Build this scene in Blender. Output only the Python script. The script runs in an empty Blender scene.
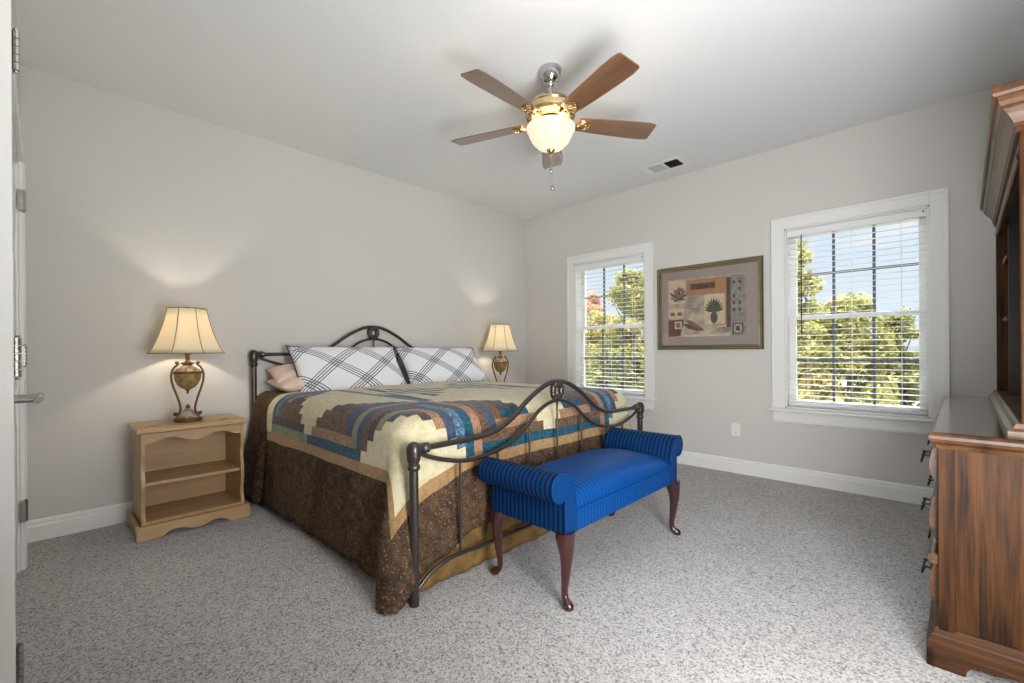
import bpy, math, random
from mathutils import Vector, Matrix
SC = bpy.context.scene
COL = SC.collection
PI = math.pi
random.seed(7)

def S(r, g, b):
    f = lambda c: (c/255/12.92) if c <= 10 else ((c/255+.055)/1.055)**2.4
    return (f(r), f(g), f(b), 1)

# ------------------------------------------------------------------ camera
F_PX, YAW, ROLL = 450.54, 0.7665, -0.0069
cam_d = bpy.data.cameras.new('camera'); cam = bpy.data.objects.new('camera', cam_d); COL.objects.link(cam)
cam_d.sensor_width = 36; cam_d.lens = F_PX/1024*36
cam_d.shift_y = (350.72-341.5)/1024
cam_d.clip_start = 0.01; cam_d.clip_end = 200
Rv = Vector((math.cos(YAW), math.sin(YAW), 0)); Fv = Vector((-math.sin(YAW), math.cos(YAW), 0)); Zv = Vector((0, 0, 1))
R2 = Rv*math.cos(ROLL)+Zv*math.sin(ROLL); U2 = Zv*math.cos(ROLL)-Rv*math.sin(ROLL)
M = Matrix.Identity(4)
for k in range(3):
    M[k][0] = R2[k]; M[k][1] = U2[k]; M[k][2] = -Fv[k]
M[0][3], M[1][3], M[2][3] = 3.8106, -4.2054, 1.0835
cam.matrix_world = M
SC.camera = cam

# ------------------------------------------------------------------ world, sun, large lights, exposure
vs = SC.view_settings
vs.view_transform = 'Standard'; vs.look = 'None'; vs.exposure = 0.0; vs.gamma = 1; vs.use_curve_mapping = False
W = bpy.data.worlds.new('sky'); SC.world = W; W.use_nodes = True
nt = W.node_tree; nt.nodes.clear()
out = nt.nodes.new('ShaderNodeOutputWorld'); bg = nt.nodes.new('ShaderNodeBackground')
geo = nt.nodes.new('ShaderNodeTexCoord'); sep = nt.nodes.new('ShaderNodeSeparateXYZ')
nt.links.new(geo.outputs['Generated'], sep.inputs[0])
rmp = nt.nodes.new('ShaderNodeValToRGB')
mr = nt.nodes.new('ShaderNodeMapRange'); mr.inputs['From Min'].default_value = -1; mr.inputs['From Max'].default_value = 1
nt.links.new(sep.outputs['Z'], mr.inputs['Value']); nt.links.new(mr.outputs[0], rmp.inputs[0])
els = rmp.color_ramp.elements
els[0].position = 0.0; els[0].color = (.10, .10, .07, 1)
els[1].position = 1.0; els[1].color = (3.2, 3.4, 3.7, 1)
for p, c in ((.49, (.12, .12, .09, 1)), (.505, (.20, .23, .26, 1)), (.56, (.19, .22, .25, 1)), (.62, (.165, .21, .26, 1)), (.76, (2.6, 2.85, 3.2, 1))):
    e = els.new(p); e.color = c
nz = nt.nodes.new('ShaderNodeTexNoise'); nz.inputs['Scale'].default_value = 5; nz.inputs['Detail'].default_value = 5
mp = nt.nodes.new('ShaderNodeMapping'); mp.inputs['Scale'].default_value = (1, 1, 3.5)
nt.links.new(geo.outputs['Generated'], mp.inputs[0]); nt.links.new(mp.outputs[0], nz.inputs['Vector'])
cr = nt.nodes.new('ShaderNodeValToRGB'); cr.color_ramp.elements[0].position = .52; cr.color_ramp.elements[1].position = .68
nt.links.new(nz.outputs['Fac'], cr.inputs[0])
mx = nt.nodes.new('ShaderNodeMix'); mx.data_type = 'RGBA'; mx.blend_type = 'MIX'
nt.links.new(cr.outputs[0], mx.inputs[0]); nt.links.new(rmp.outputs[0], mx.inputs[6])
mxm = nt.nodes.new('ShaderNodeMix'); mxm.data_type = 'RGBA'; mxm.blend_type = 'LIGHTEN'; mxm.inputs[0].default_value = 1
nt.links.new(rmp.outputs[0], mxm.inputs[6]); mxm.inputs[7].default_value = (.22, .23, .25, 1)
nt.links.new(mxm.outputs[2], mx.inputs[7])
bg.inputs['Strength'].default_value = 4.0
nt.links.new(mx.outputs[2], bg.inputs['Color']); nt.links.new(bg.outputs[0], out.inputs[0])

def light(name, kind, loc, energy, color=(1, 1, 1), **kw):
    d = bpy.data.lights.new(name, kind); d.energy = energy; d.color = color
    for k, v in kw.items(): setattr(d, k, v)
    o = bpy.data.objects.new(name, d); o.location = loc; COL.objects.link(o); return o

sun = light('sun', 'SUN', (0, -20, 30), 1.7, (1, .93, .82), angle=.02)
sun.rotation_euler = Vector((.35, 1.0, -.85)).to_track_quat('-Z', 'Y').to_euler()
# added fill lamp brightening the room, set unseen in a made-up doorway
fill_l = light('room_fill', 'AREA', (4.40, -3.47, 1.14), 140, (.97, .985, 1), shape='RECTANGLE', size=.86, size_y=1.9)
fill_l.rotation_euler = Vector((-.50, .96, .52)).to_track_quat('-Z', 'Z').to_euler()
for wx in (1.195, 3.30):      # sky portals in the two window openings (they only guide sampling)
    po = light('window_portal', 'AREA', (wx, .155, 1.33), 1, shape='RECTANGLE', size=.87, size_y=1.46)
    po.rotation_euler = Vector((0, -1, 0)).to_track_quat('-Z', 'Z').to_euler(); po.data.cycles.is_portal = True

# ------------------------------------------------------------------ mesh helpers
ORG = {}

def tag(o, label=None, cat=None, group=None, kind=None):
    if label: o['label'] = label
    if cat: o['category'] = cat
    if group: o['group'] = group
    if kind: o['kind'] = kind
    return o

def thing(name, label, cat, loc, rz=0, group=None, kind=None):
    o = bpy.data.objects.new(name, None); o.empty_display_size = .1; COL.objects.link(o)
    o.location = loc; o.rotation_euler = (0, 0, rz); ORG[o] = Vector(loc) if rz == 0 else Vector((0, 0, 0))
    return tag(o, label, cat, group, kind)

class MB:
    def __init__(s): s.v = []; s.f = []; s.m = []; s.uv = {}
    def quad(s, *idx, m=0): s.f.append(tuple(idx)); s.m.append(m)
    def box(s, x0, x1, y0, y1, z0, z1, m=0):
        b = len(s.v)
        s.v += [(x, y, z) for z in (z0, z1) for y in (y0, y1) for x in (x0, x1)]
        for f in ((0, 2, 3, 1), (4, 5, 7, 6), (0, 1, 5, 4), (2, 6, 7, 3), (0, 4, 6, 2), (1, 3, 7, 5)):
            s.quad(*[b+i for i in f], m=m)
        return s
    def loft_rect(s, rings, m=0):       # rings: (x0,x1,y0,y1,z) from bottom to top
        b = len(s.v)
        for x0, x1, y0, y1, z in rings: s.v += [(x0, y0, z), (x1, y0, z), (x1, y1, z), (x0, y1, z)]
        n = len(rings)
        s.quad(b+3, b+2, b+1, b, m=m)
        for k in range(n-1):
            for i in range(4):
                j = (i+1) % 4; s.quad(b+4*k+i, b+4*k+j, b+4*k+4+j, b+4*k+4+i, m=m)
        t = b+4*(n-1); s.quad(t, t+1, t+2, t+3, m=m)
        return s
    def prism(s, poly, axis, a0, a1, m=0):  # poly: 2-D outline; axis 'x': (y,z), 'y': (x,z), 'z': (x,y)
        b = len(s.v); n = len(poly)
        P = {'x': lambda p, a: (a, p[0], p[1]), 'y': lambda p, a: (p[0], a, p[1]), 'z': lambda p, a: (p[0], p[1], a)}[axis]
        s.v += [P(p, a0) for p in poly]+[P(p, a1) for p in poly]
        ar = sum(poly[i][0]*poly[(i+1) % n][1]-poly[(i+1) % n][0]*poly[i][1] for i in range(n))
        flip = (ar > 0) == (axis == 'y')
        if flip != (a1 < a0): # orientation
            s.f += [tuple(b+i for i in range(n)), tuple(b+n+i for i in reversed(range(n)))]
            s.f += [(b+i, b+n+i, b+n+(i+1) % n, b+(i+1) % n) for i in range(n)]
        else:
            s.f += [tuple(b+i for i in reversed(range(n))), tuple(b+n+i for i in range(n))]
            s.f += [(b+i, b+(i+1) % n, b+n+(i+1) % n, b+n+i) for i in range(n)]
        s.m += [m]*(n+2)
        return s
    def tube(s, pts, r, seg=10, closed=False, m=0, up=None):
        pts = [Vector(p) for p in pts]; n = len(pts)
        rr = r if isinstance(r, (list, tuple)) else [r]*n
        b = len(s.v); nrm = None
        for i, p in enumerate(pts):
            if closed: t = pts[(i+1) % n]-pts[i-1]
            else: t = pts[min(i+1, n-1)]-pts[max(i-1, 0)]
            t.normalize()
            if nrm is None:
                nrm = t.orthogonal() if up is None else (Vector(up)-t*t.dot(Vector(up)))
            nrm = (nrm-t*nrm.dot(t)); nrm.normalize(); bi = t.cross(nrm)
            q = rr[i]; qa, qb = q if isinstance(q, tuple) else (q, q)
            for k in range(seg):
                a = 2*PI*k/seg; s.v.append(tuple(p+nrm*math.cos(a)*qa+bi*math.sin(a)*qb))
        for i in range(n if closed else n-1):
            j = (i+1) % n
            for k in range(seg):
                l = (k+1) % seg; s.quad(b+i*seg+k, b+i*seg+l, b+j*seg+l, b+j*seg+k, m=m)
        if not closed:
            s.quad(*[b+k for k in reversed(range(seg))], m=m); s.quad(*[b+(n-1)*seg+k for k in range(seg)], m=m)
        return s
    def lathe(s, prof, c=(0, 0), seg=24, m=0, cap=True, rib=None):   # prof: (r,z) bottom to top
        b = len(s.v)
        for r, z in prof:
            for k in range(seg):
                a = 2*PI*k/seg; q = r*(rib(a) if rib else 1); s.v.append((c[0]+q*math.cos(a), c[1]+q*math.sin(a), z))
        for i in range(len(prof)-1):
            for k in range(seg):
                l = (k+1) % seg; s.quad(b+i*seg+k, b+i*seg+l, b+(i+1)*seg+l, b+(i+1)*seg+k, m=m)
        if cap:
            s.quad(*[b+k for k in reversed(range(seg))], m=m); e = b+(len(prof)-1)*seg; s.quad(*[e+k for k in range(seg)], m=m)
        return s
    def ball(s, c, r, seg=12, m=0):
        r = r if isinstance(r, (list, tuple)) else (r, r, r)
        n = 8
        b = len(s.v)
        for i in range(n+1):
            p = -PI/2+PI*i/n; cr_ = max(math.cos(p), .02)
            for k in range(seg):
                a = 2*PI*k/seg; s.v.append((c[0]+r[0]*cr_*math.cos(a), c[1]+r[1]*cr_*math.sin(a), c[2]+r[2]*math.sin(p)))
        for i in range(n):
            for k in range(seg):
                l = (k+1) % seg; s.quad(b+i*seg+k, b+i*seg+l, b+(i+1)*seg+l, b+(i+1)*seg+k, m=m)
        return s
    def grid(s, nu, nv, fn, mfn=None, uvfn=None, flip=False):
        b = len(s.v)
        for j in range(nv+1):
            for i in range(nu+1): s.v.append(tuple(fn(i/nu, j/nv)))
        for j in range(nv):
            for i in range(nu):
                q = [b+j*(nu+1)+i, b+j*(nu+1)+i+1, b+(j+1)*(nu+1)+i+1, b+(j+1)*(nu+1)+i]
                if flip: q.reverse()
                if uvfn:
                    for x in q:
                        kk = x-b; s.uv[x] = uvfn((kk % (nu+1))/nu, (kk//(nu+1))/nv)
                s.quad(*q, m=mfn(i, j) if mfn else 0)
        return s
    def xf(s, fn): s.v = [tuple(fn(Vector(p))) for p in s.v]; return s
    def build(s, name, mats, parent=None, loc=None, smooth=None, bevel=0, local=False, seg=2):
        me = bpy.data.meshes.new(name)
        o0 = Vector((0, 0, 0)) if local else (ORG[parent] if parent is not None else Vector(loc or (0, 0, 0)))
        me.from_pydata([tuple(Vector(p)-o0) for p in s.v], [], s.f)
        mats = mats if isinstance(mats, (list, tuple)) else [mats]
        for q in mats: me.materials.append(q)
        if len(mats) > 1:
            for p, k in zip(me.polygons, s.m): p.material_index = k
        if s.uv:
            ul = me.uv_layers.new(name='UVMap')
            for lp in me.loops: ul.data[lp.index].uv = s.uv.get(lp.vertex_index, (0, 0))
        me.validate(); me.update()
        if smooth is not None:
            for p in me.polygons: p.use_smooth = True
            if smooth < 180: me.set_sharp_from_angle(angle=math.radians(smooth))
        o = bpy.data.objects.new(name, me); COL.objects.link(o)
        if parent is not None: o.parent = parent; ORG[o] = Vector(o0)
        else: o.location = o0; ORG[o] = Vector(o0)
        if bevel:
            md = o.modifiers.new('bevel', 'BEVEL'); md.width = bevel; md.segments = seg; md.limit_method = 'ANGLE'; md.angle_limit = math.radians(40)
        return o

def children(o): return [c for c in COL.objects if c.parent == o]
def dup(root, loc, rz=0, label=None):
    r = root.copy(); COL.objects.link(r); r.location = loc; r.rotation_euler = (0, 0, rz)
    if label: r['label'] = label
    for ch in children(root):
        c = ch.copy(); COL.objects.link(c); c.parent = r
        for g in children(ch):
            d = g.copy(); COL.objects.link(d); d.parent = c
    return r

def smoothstep(x): x = min(max(x, 0), 1); return x*x*(3-2*x)
def interp(tab, x):
    if x <= tab[0][0]: return tab[0][1]
    for (a, fa), (b, fb) in zip(tab, tab[1:]):
        if x <= b: return fa+(fb-fa)*(x-a)/(b-a)
    return tab[-1][1]
def cat_interp(tab, x):   # smooth Catmull-Rom through table
    n = len(tab)
    if x <= tab[0][0]: return tab[0][1]
    if x >= tab[-1][0]: return tab[-1][1]
    for i in range(n-1):
        if x <= tab[i+1][0]:
            x0, y0 = tab[i]; x1, y1 = tab[i+1]; h = x1-x0; t = (x-x0)/h
            m0 = (tab[i+1][1]-tab[i-1][1])/(tab[i+1][0]-tab[i-1][0]) if i > 0 else (0 if tab[0][0] == 0 else (y1-y0)/h)
            m1 = (tab[i+2][1]-y0)/(tab[i+2][0]-x0) if i+2 < n else (y1-y0)/h
            return (2*t**3-3*t*t+1)*y0+(t**3-2*t*t+t)*h*m0+(-2*t**3+3*t*t)*y1+(t**3-t*t)*h*m1

# ------------------------------------------------------------------ materials
class NT:
    def __init__(s, name):
        s.mat = bpy.data.materials.new(name); s.mat.use_nodes = True; s.t = s.mat.node_tree
        s.b = s.t.nodes['Principled BSDF']; s.out = s.t.nodes['Material Output']
    def n(s, t, **kw):
        x = s.t.nodes.new(t)
        for k, v in kw.items(): setattr(x, k, v)
        return x
    def l(s, a, b): s.t.links.new(a, b)
    def coord(s, kind='Object', scale=(1, 1, 1), rot=(0, 0, 0)):
        c = s.n('ShaderNodeTexCoord'); m = s.n('ShaderNodeMapping'); m.inputs['Scale'].default_value = scale; m.inputs['Rotation'].default_value = rot
        s.l(c.outputs[kind], m.inputs[0]); return m.outputs[0]
    def noise(s, vec, scale, detail=3, rough=.5, dist=0):
        x = s.n('ShaderNodeTexNoise'); x.inputs['Scale'].default_value = scale; x.inputs['Detail'].default_value = detail
        x.inputs['Roughness'].default_value = rough; x.inputs['Distortion'].default_value = dist
        s.l(vec, x.inputs['Vector']); return x.outputs['Fac']
    def ramp(s, fac, stops, interp_='LINEAR'):
        r = s.n('ShaderNodeValToRGB'); r.color_ramp.interpolation = interp_
        e = r.color_ramp.elements
        e[0].position, e[0].color = stops[0]; e[1].position, e[1].color = stops[-1]
        for p, c in stops[1:-1]:
            k = e.new(p); k.color = c
        s.l(fac, r.inputs[0]); return r.outputs[0]
    def math(s, op, a, b=None):
        x = s.n('ShaderNodeMath', operation=op)
        for i, q in enumerate((a, b)):
            if q is None: continue
            if isinstance(q, (int, float)): x.inputs[i].default_value = q
            else: s.l(q, x.inputs[i])
        return x.outputs[0]
    def mix(s, fac, a, b, mode='MIX'):
        x = s.n('ShaderNodeMix', data_type='RGBA', blend_type=mode)
        for i, q in ((0, fac), (6, a), (7, b)):
            if isinstance(q, (int, float)): x.inputs[i].default_value = q
            elif isinstance(q, tuple): x.inputs[i].default_value = q
            else: s.l(q, x.inputs[i])
        return x.outputs[2]
    def col(s, c):
        if isinstance(c, tuple): s.b.inputs['Base Color'].default_value = c
        else: s.l(c, s.b.inputs['Base Color'])
    def bump(s, h, strength=.3, dist=.01):
        x = s.n('ShaderNodeBump'); x.inputs['Strength'].default_value = strength; x.inputs['Distance'].default_value = dist
        s.l(h, x.inputs['Height']); s.l(x.outputs[0], s.b.inputs['Normal'])
    def set(s, **kw):
        for k, v in kw.items(): s.b.inputs[k.replace('_', ' ')].default_value = v
        return s

def paint(name, c, rough=.6, bump=.05, sc=120, spec=.3):
    m = NT(name); v = m.coord(); n = m.noise(v, sc, 2)
    m.col(m.mix(n, c, tuple(x*.96 for x in c[:3])+(1,))); m.set(Roughness=rough, Specular_IOR_Level=spec)
    if bump: m.bump(n, bump, .002)
    return m.mat
def metal(name, c, rough=.3, met=1.0, var=.25):
    m = NT(name); v = m.coord(); n = m.noise(v, 40, 4)
    m.col(m.mix(n, c, tuple(x*(1-var) for x in c[:3])+(1,))); m.set(Roughness=rough, Metallic=met); return m.mat
def wood(name, light_c, dark_c, axis='z', sc=9, rough=.35, coat=0, contrast=(.35, .65), stretch=.09, spec=.5):
    m = NT(name); q = {'x': (stretch, 1, 1), 'y': (1, stretch, 1), 'z': (1, 1, stretch)}[axis]
    v = m.coord('Object', q); n1 = m.noise(v, sc, 5, .55, .8); v2 = m.coord('Object', tuple(a if a < 1 else 1 for a in q)); n2 = m.noise(v2, sc*9, 3, .6)
    f = m.math('ADD', m.math('MULTIPLY', n1, .75), m.math('MULTIPLY', n2, .25))
    m.col(m.ramp(f, [(contrast[0], dark_c), (contrast[1], light_c)])); m.set(Roughness=rough, Coat_Weight=coat, Coat_Roughness=.15, Specular_IOR_Level=spec)
    m.bump(n2, .08, .002); return m.mat
def fabric(name, c, c2=None, sc=60, lo=.45, hi=.6, speck=None, rough=.9, sheen=.15, bump=.25, spk=(.62, .66), ssc=2.3):
    m = NT(name); v = m.coord(); n = m.noise(v, sc, 3, .6)
    col = m.ramp(n, [(lo, c), (hi, c2 or c)])
    if speck:
        n3 = m.noise(v, sc*ssc, 2, .5); f = m.ramp(n3, [(spk[0], (0, 0, 0, 1)), (spk[1], (1, 1, 1, 1))]); col = m.mix(f, col, speck)
    m.col(col); m.set(Roughness=rough, Sheen_Weight=sheen, Specular_IOR_Level=.2)
    m.bump(m.noise(v, 55, 2), bump, .006); return m.mat

M_wall = paint('warm_grey_wall_paint', S(208, 205, 200), .75, .06, 180, .2)
M_ceil = paint('white_ceiling_paint', S(226, 226, 226), .85, .05, 150, .1)
M_trim = paint('white_trim_paint', S(232, 231, 228), .4, .02, 60, .4)
M_door = paint('white_door_paint', S(226, 228, 230), .4, .02, 60, .4)
M_blind = paint('white_blind_slat', S(236, 236, 236), .45, 0, 60, .4)
M_muntin = paint('backlit_shade_grille', S(92, 98, 108), .5, 0)  # grey stands in for shade on the backlit grilles
m = NT('speckled_grey_carpet'); v = m.coord(); n1 = m.noise(v, 120, 2, .6); n3 = m.noise(v, 1.6, 4, .6)
def cells(sc):
    x = m.n('ShaderNodeTexVoronoi'); x.inputs['Scale'].default_value = sc; m.l(v, x.inputs['Vector']); y = m.n('ShaderNodeSeparateColor'); m.l(x.outputs['Color'], y.inputs[0]); return y.outputs[0]
f = m.math('ADD', m.math('MULTIPLY', cells(150), .45), m.math('ADD', m.math('MULTIPLY', cells(270), .35), m.math('MULTIPLY', n1, .2)))
c = m.ramp(f, [(.14, S(96, 92, 91)), (.30, S(150, 146, 144)), (.48, S(188, 185, 183)), (.75, S(210, 208, 207))])
c = m.mix(m.math('MULTIPLY', n3, .4), c, S(176, 172, 168), 'MULTIPLY')
m.col(c); m.set(Roughness=1.0, Specular_IOR_Level=.05, Sheen_Weight=.1); m.bump(f, .45, .01); M_carpet = m.mat

M_iron = metal('dark_bronze_iron', S(86, 80, 76), .35, .75)
M_pine = wood('honey_pine', S(192, 158, 114), S(164, 128, 86), 'y', 7, .45, .1, (.3, .7))
M_oak_side = wood('dark_oak_panel', S(78, 49, 25), S(31, 18, 10), 'z', 14, .5, 0, (.40, .57), .05, .1)
M_oak_len = wood('dark_oak_length', S(92, 60, 33), S(44, 27, 15), 'y', 12, .38, 0, (.36, .6), .06, .3)
M_oak_top = wood('polished_oak_top', S(98, 66, 40), S(52, 34, 20), 'y', 12, .2, 1.0, (.36, .6), .06, .6)
M_oak_x = wood('dark_oak_rail', S(78, 48, 25), S(35, 21, 12), 'x', 12, .45, 0, (.38, .58), .06, .2)
M_oak_dark = wood('dark_hutch_wood', S(48, 36, 30), S(28, 20, 17), 'z', 10, .5, .1)  # plain dark wood of the hutch back and dividers
M_mahog = wood('mahogany', S(70, 30, 26), S(38, 14, 13), 'z', 20, .18, .6)
M_blade = wood('walnut_fan_blade', S(134, 98, 70), S(96, 66, 46), 'x', 9, .25, 1.0, (.3, .7), .08)
M_brass = metal('polished_brass', S(230, 202, 150), .16)
M_nickel = metal('brushed_nickel', S(190, 186, 180), .25)
M_chrome = metal('polished_nickel', S(205, 205, 208), .1)
M_pewter = metal('dark_pewter', S(70, 66, 62), .3)
M_lampbronze = metal('antique_bronze', S(112, 78, 56), .4, .6)
M_lampsilver = fabric('weathered_silver_glaze', S(180, 165, 145), S(110, 92, 76), 30, .4, .65, rough=.4, sheen=0)
M_urn = fabric('amber_crackle_glaze', S(168, 140, 84), S(120, 104, 70), 35, .4, .65, rough=.3, sheen=0)

def emit_glass(name, c, strength):
    m = NT(name); v = m.coord(); n = m.noise(v, 8, 2)
    m.col(S(120, 112, 100)); m.b.inputs['Emission Strength'].default_value = strength
    m.l(m.mix(n, c, tuple(x*.92 for x in c[:3])+(1,)), m.b.inputs['Emission Color']); m.set(Roughness=.3); return m.mat
M_bowl = emit_glass('lit_frosted_glass', (1, .86, .64, 1), .95)

m = NT('cream_lamp_shade_fabric'); v = m.coord('Object', (1, 1, .15)); n = m.noise(v, 180, 2)
cc = m.mix(n, S(246, 238, 220), S(238, 228, 206)); d = m.n('ShaderNodeBsdfDiffuse'); t = m.n('ShaderNodeBsdfTranslucent'); mx_ = m.n('ShaderNodeMixShader')
m.l(cc, d.inputs[0]); m.l(cc, t.inputs[0]); mx_.inputs[0].default_value = .5; m.l(d.outputs[0], mx_.inputs[1]); m.l(t.outputs[0], mx_.inputs[2]); m.l(mx_.outputs[0], m.out.inputs[0]); M_shade = m.mat
M_piping = fabric('taupe_braid', S(158, 142, 116), S(136, 120, 96), 200)

def glass(name, refl=.06, tint=(1, 1, 1, 1)):
    m = NT(name); tr = m.n('ShaderNodeBsdfTransparent'); gl = m.n('ShaderNodeBsdfGlossy'); gl.inputs['Roughness'].default_value = .02
    tr.inputs[0].default_value = tint
    fr = m.n('ShaderNodeFresnel'); fr.inputs[0].default_value = 1.45; mx = m.n('ShaderNodeMixShader')
    m.l(m.math('MULTIPLY', fr.outputs[0], refl/.04), mx.inputs[0]); m.l(tr.outputs[0], mx.inputs[1]); m.l(gl.outputs[0], mx.inputs[2]); m.l(mx.outputs[0], m.out.inputs[0]); return m.mat
M_pane = glass('window_glass', .03)
M_picglass = glass('picture_glass', .05)

# quilt fabrics
Q = [fabric('cream_cotton', S(205, 195, 163), S(193, 182, 148), 25),
     fabric('tan_cotton', S(160, 128, 88), S(144, 114, 76), 40),
     fabric('brown_calico', S(86, 65, 47), S(58, 45, 35), 24, .38, .62, speck=S(132, 112, 90), spk=(.60, .68), ssc=4.6, sheen=0),
     fabric('rust_brown_calico', S(104, 78, 58), S(76, 56, 44), 50, speck=S(140, 112, 84)),
     fabric('plum_floral', S(70, 56, 58), S(50, 42, 46), 45, speck=S(134, 108, 98)),
     fabric('navy_cotton', S(66, 78, 98), S(52, 62, 82), 40),
     fabric('blue_print', S(84, 116, 140), S(52, 78, 104), 45, speck=S(150, 170, 180)),
     fabric('teal_print', S(28, 78, 96), S(22, 58, 76), 45, speck=S(60, 112, 128)),
     fabric('sage_cotton', S(124, 130, 104), S(108, 114, 90), 40),
     fabric('tan_plaid', S(160, 124, 96), S(128, 98, 76), 70)]
M_skirt = fabric('golden_brown_skirt', S(126, 97, 58), S(104, 79, 46), 12, sheen=0)
M_tick = fabric('white_ticking', S(225, 222, 214), S(215, 212, 205), 60)
M_pink = fabric('blush_cotton', S(234, 210, 194), S(226, 198, 182), 14, bump=.2)
M_shampipe = fabric('charcoal_piping', S(72, 68, 70), S(60, 56, 58), 120)

# plaid sham: white cotton with crossed diagonal sets of four dark lines (UV in metres)
m = NT('white_plaid_cotton'); tc = m.n('ShaderNodeTexCoord'); sp = m.n('ShaderNodeSeparateXYZ'); m.l(tc.outputs['UV'], sp.inputs[0])
u_, v_ = sp.outputs[0], sp.outputs[1]
def plaid_lines(cu, cv, off):
    q = m.math('ADD', m.math('ADD', m.math('MULTIPLY', u_, cu), m.math('MULTIPLY', v_, cv)), off+10)
    pp = m.math('MULTIPLY', m.math('FRACT', m.math('DIVIDE', q, .26)), .26)
    ingrp = m.math('LESS_THAN', pp, .066)
    ln = m.math('LESS_THAN', m.math('FRACT', m.math('DIVIDE', pp, .020)), .33)
    return m.math('MULTIPLY', ingrp, ln), ingrp
l1, g1 = plaid_lines(.60, .80, .0); l2, g2 = plaid_lines(-.62, .785, .07)
ln = m.math('MAXIMUM', l1, l2); g = m.math('ADD', m.math('MULTIPLY', g1, .5), m.math('MULTIPLY', g2, .5))
vv = m.coord(); n = m.noise(vv, 9, 4, .6)
c = m.mix(g, S(240, 241, 244), S(226, 229, 236)); c = m.mix(ln, c, S(50, 52, 66)); m.col(c)
m.set(Roughness=.85, Sheen_Weight=.1); m.bump(n, .5, .02); M_plaid = m.mat

def striped(name, axis, lo, hi):
    m = NT(name); tc = m.n('ShaderNodeTexCoord'); sp = m.n('ShaderNodeSeparateXYZ'); m.l(tc.outputs['Object'], sp.inputs[0])
    q = sp.outputs[{'x': 0, 'y': 1, 'z': 2}[axis]]
    f = m.math('FRACT', m.math('ADD', m.math('DIVIDE', q, .0255), 50.45))
    f = m.ramp(f, [(0, (0, 0, 0, 1)), (.08, (1, 1, 1, 1)), (.5, (1, 1, 1, 1)), (.58, (0, 0, 0, 1)), (1, (0, 0, 0, 1))])
    m.col(m.mix(f, lo, hi)); m.l(m.math('ADD', m.math('MULTIPLY', f, -.22), .68), m.b.inputs['Roughness'])
    m.set(Specular_IOR_Level=.15); v = m.coord(); m.bump(m.noise(v, 300, 2), .08, .002); return m.mat
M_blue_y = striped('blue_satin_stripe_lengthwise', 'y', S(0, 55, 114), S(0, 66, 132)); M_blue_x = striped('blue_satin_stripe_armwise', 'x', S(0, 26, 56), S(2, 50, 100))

# ------------------------------------------------------------------ room shell
RX, FY, H, T = 4.31, -4.292, 2.74, .16
XD0, XD1 = .47, 2.13         # closet opening in the front wall
def struct(name, mb, mat, **kw): return tag(mb.build(name, mat, **kw), kind='structure')
struct('floor', MB().box(-T, RX+T, FY-T, T, -.2, 0), M_carpet)
struct('ceiling', MB().box(-T, RX+1.4, FY-1.6, T, H, H+.2), M_ceil)
struct('wall_left', MB().box(-T, 0, FY-T, T, 0, H), M_wall)
OPN = ((.76, 1.63), (2.865, 3.735)); ZB, ZT = .60, 2.06
b = MB(); xs = [-T, OPN[0][0], OPN[0][1], OPN[1][0], OPN[1][1], RX+T]
for i in (0, 2, 4): b.box(xs[i], xs[i+1], 0, T, 0, H)
for i in (1, 3): b.box(xs[i], xs[i+1], 0, T, 0, ZB); b.box(xs[i], xs[i+1], 0, T, ZT, H)
struct('wall_back', b, M_wall)
DY0, DY1, DZ = -3.92, -3.02, 2.06      # unseen doorway added in the right wall for the fill lamp
struct('wall_right', MB().box(RX, RX+T, FY-T, DY0, 0, H).box(RX, RX+T, DY0, DY1, DZ, H).box(RX, RX+T, DY1, T, 0, H), M_wall)
struct('wall_front', MB().box(-T, XD0, FY-T, FY, 0, H).box(XD0, XD1, FY-T, FY, 2.05, H).box(XD1, RX+T, FY-T, FY, 0, H), M_wall)
# closet shell, and an unseen hall shell added to keep sun out
struct('wall_closet', MB().box(-T, 2.5, FY-1.0, FY-.9, 0, H).box(2.45, 2.55, FY-.9, FY-T, 0, H).box(-T, -.02, FY-.9, FY-T, 0, H), M_wall)
struct('wall_added_hall', MB().box(RX+1.3, RX+1.4, -4.6, -2.3, 0, H).box(RX+T, RX+1.3, -4.7, -4.6, 0, H).box(RX+T, RX+1.3, -2.3, -2.2, 0, H), M_wall)
struct('floor_added_hall', MB().box(RX+T, RX+1.4, -4.7, -2.2, -.2, 0), M_carpet)
struct('floor_closet', MB().box(-T, 2.55, FY-1.0, FY-T, -.2, 0), M_carpet)

def baseboard(name, poly, axis, a0, a1): return struct(name, MB().prism(poly, axis, a0, a1), M_trim)
pr = [(0, 0), (.015, 0), (.015, .085), (.011, .095), (.011, .108), (.006, .118), (0, .124)]
baseboard('baseboard_left', [(p[0], p[1]) for p in pr], 'y', FY, 0)
baseboard('baseboard_back', [(-p[0], p[1]) for p in pr], 'x', 0, RX)
baseboard('baseboard_right', [(RX-p[0], p[1]) for p in pr], 'y', DY1+.085, 0)
baseboard('baseboard_front', [(FY+p[0], p[1]) for p in pr], 'x', 0, XD0-.085)

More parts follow.
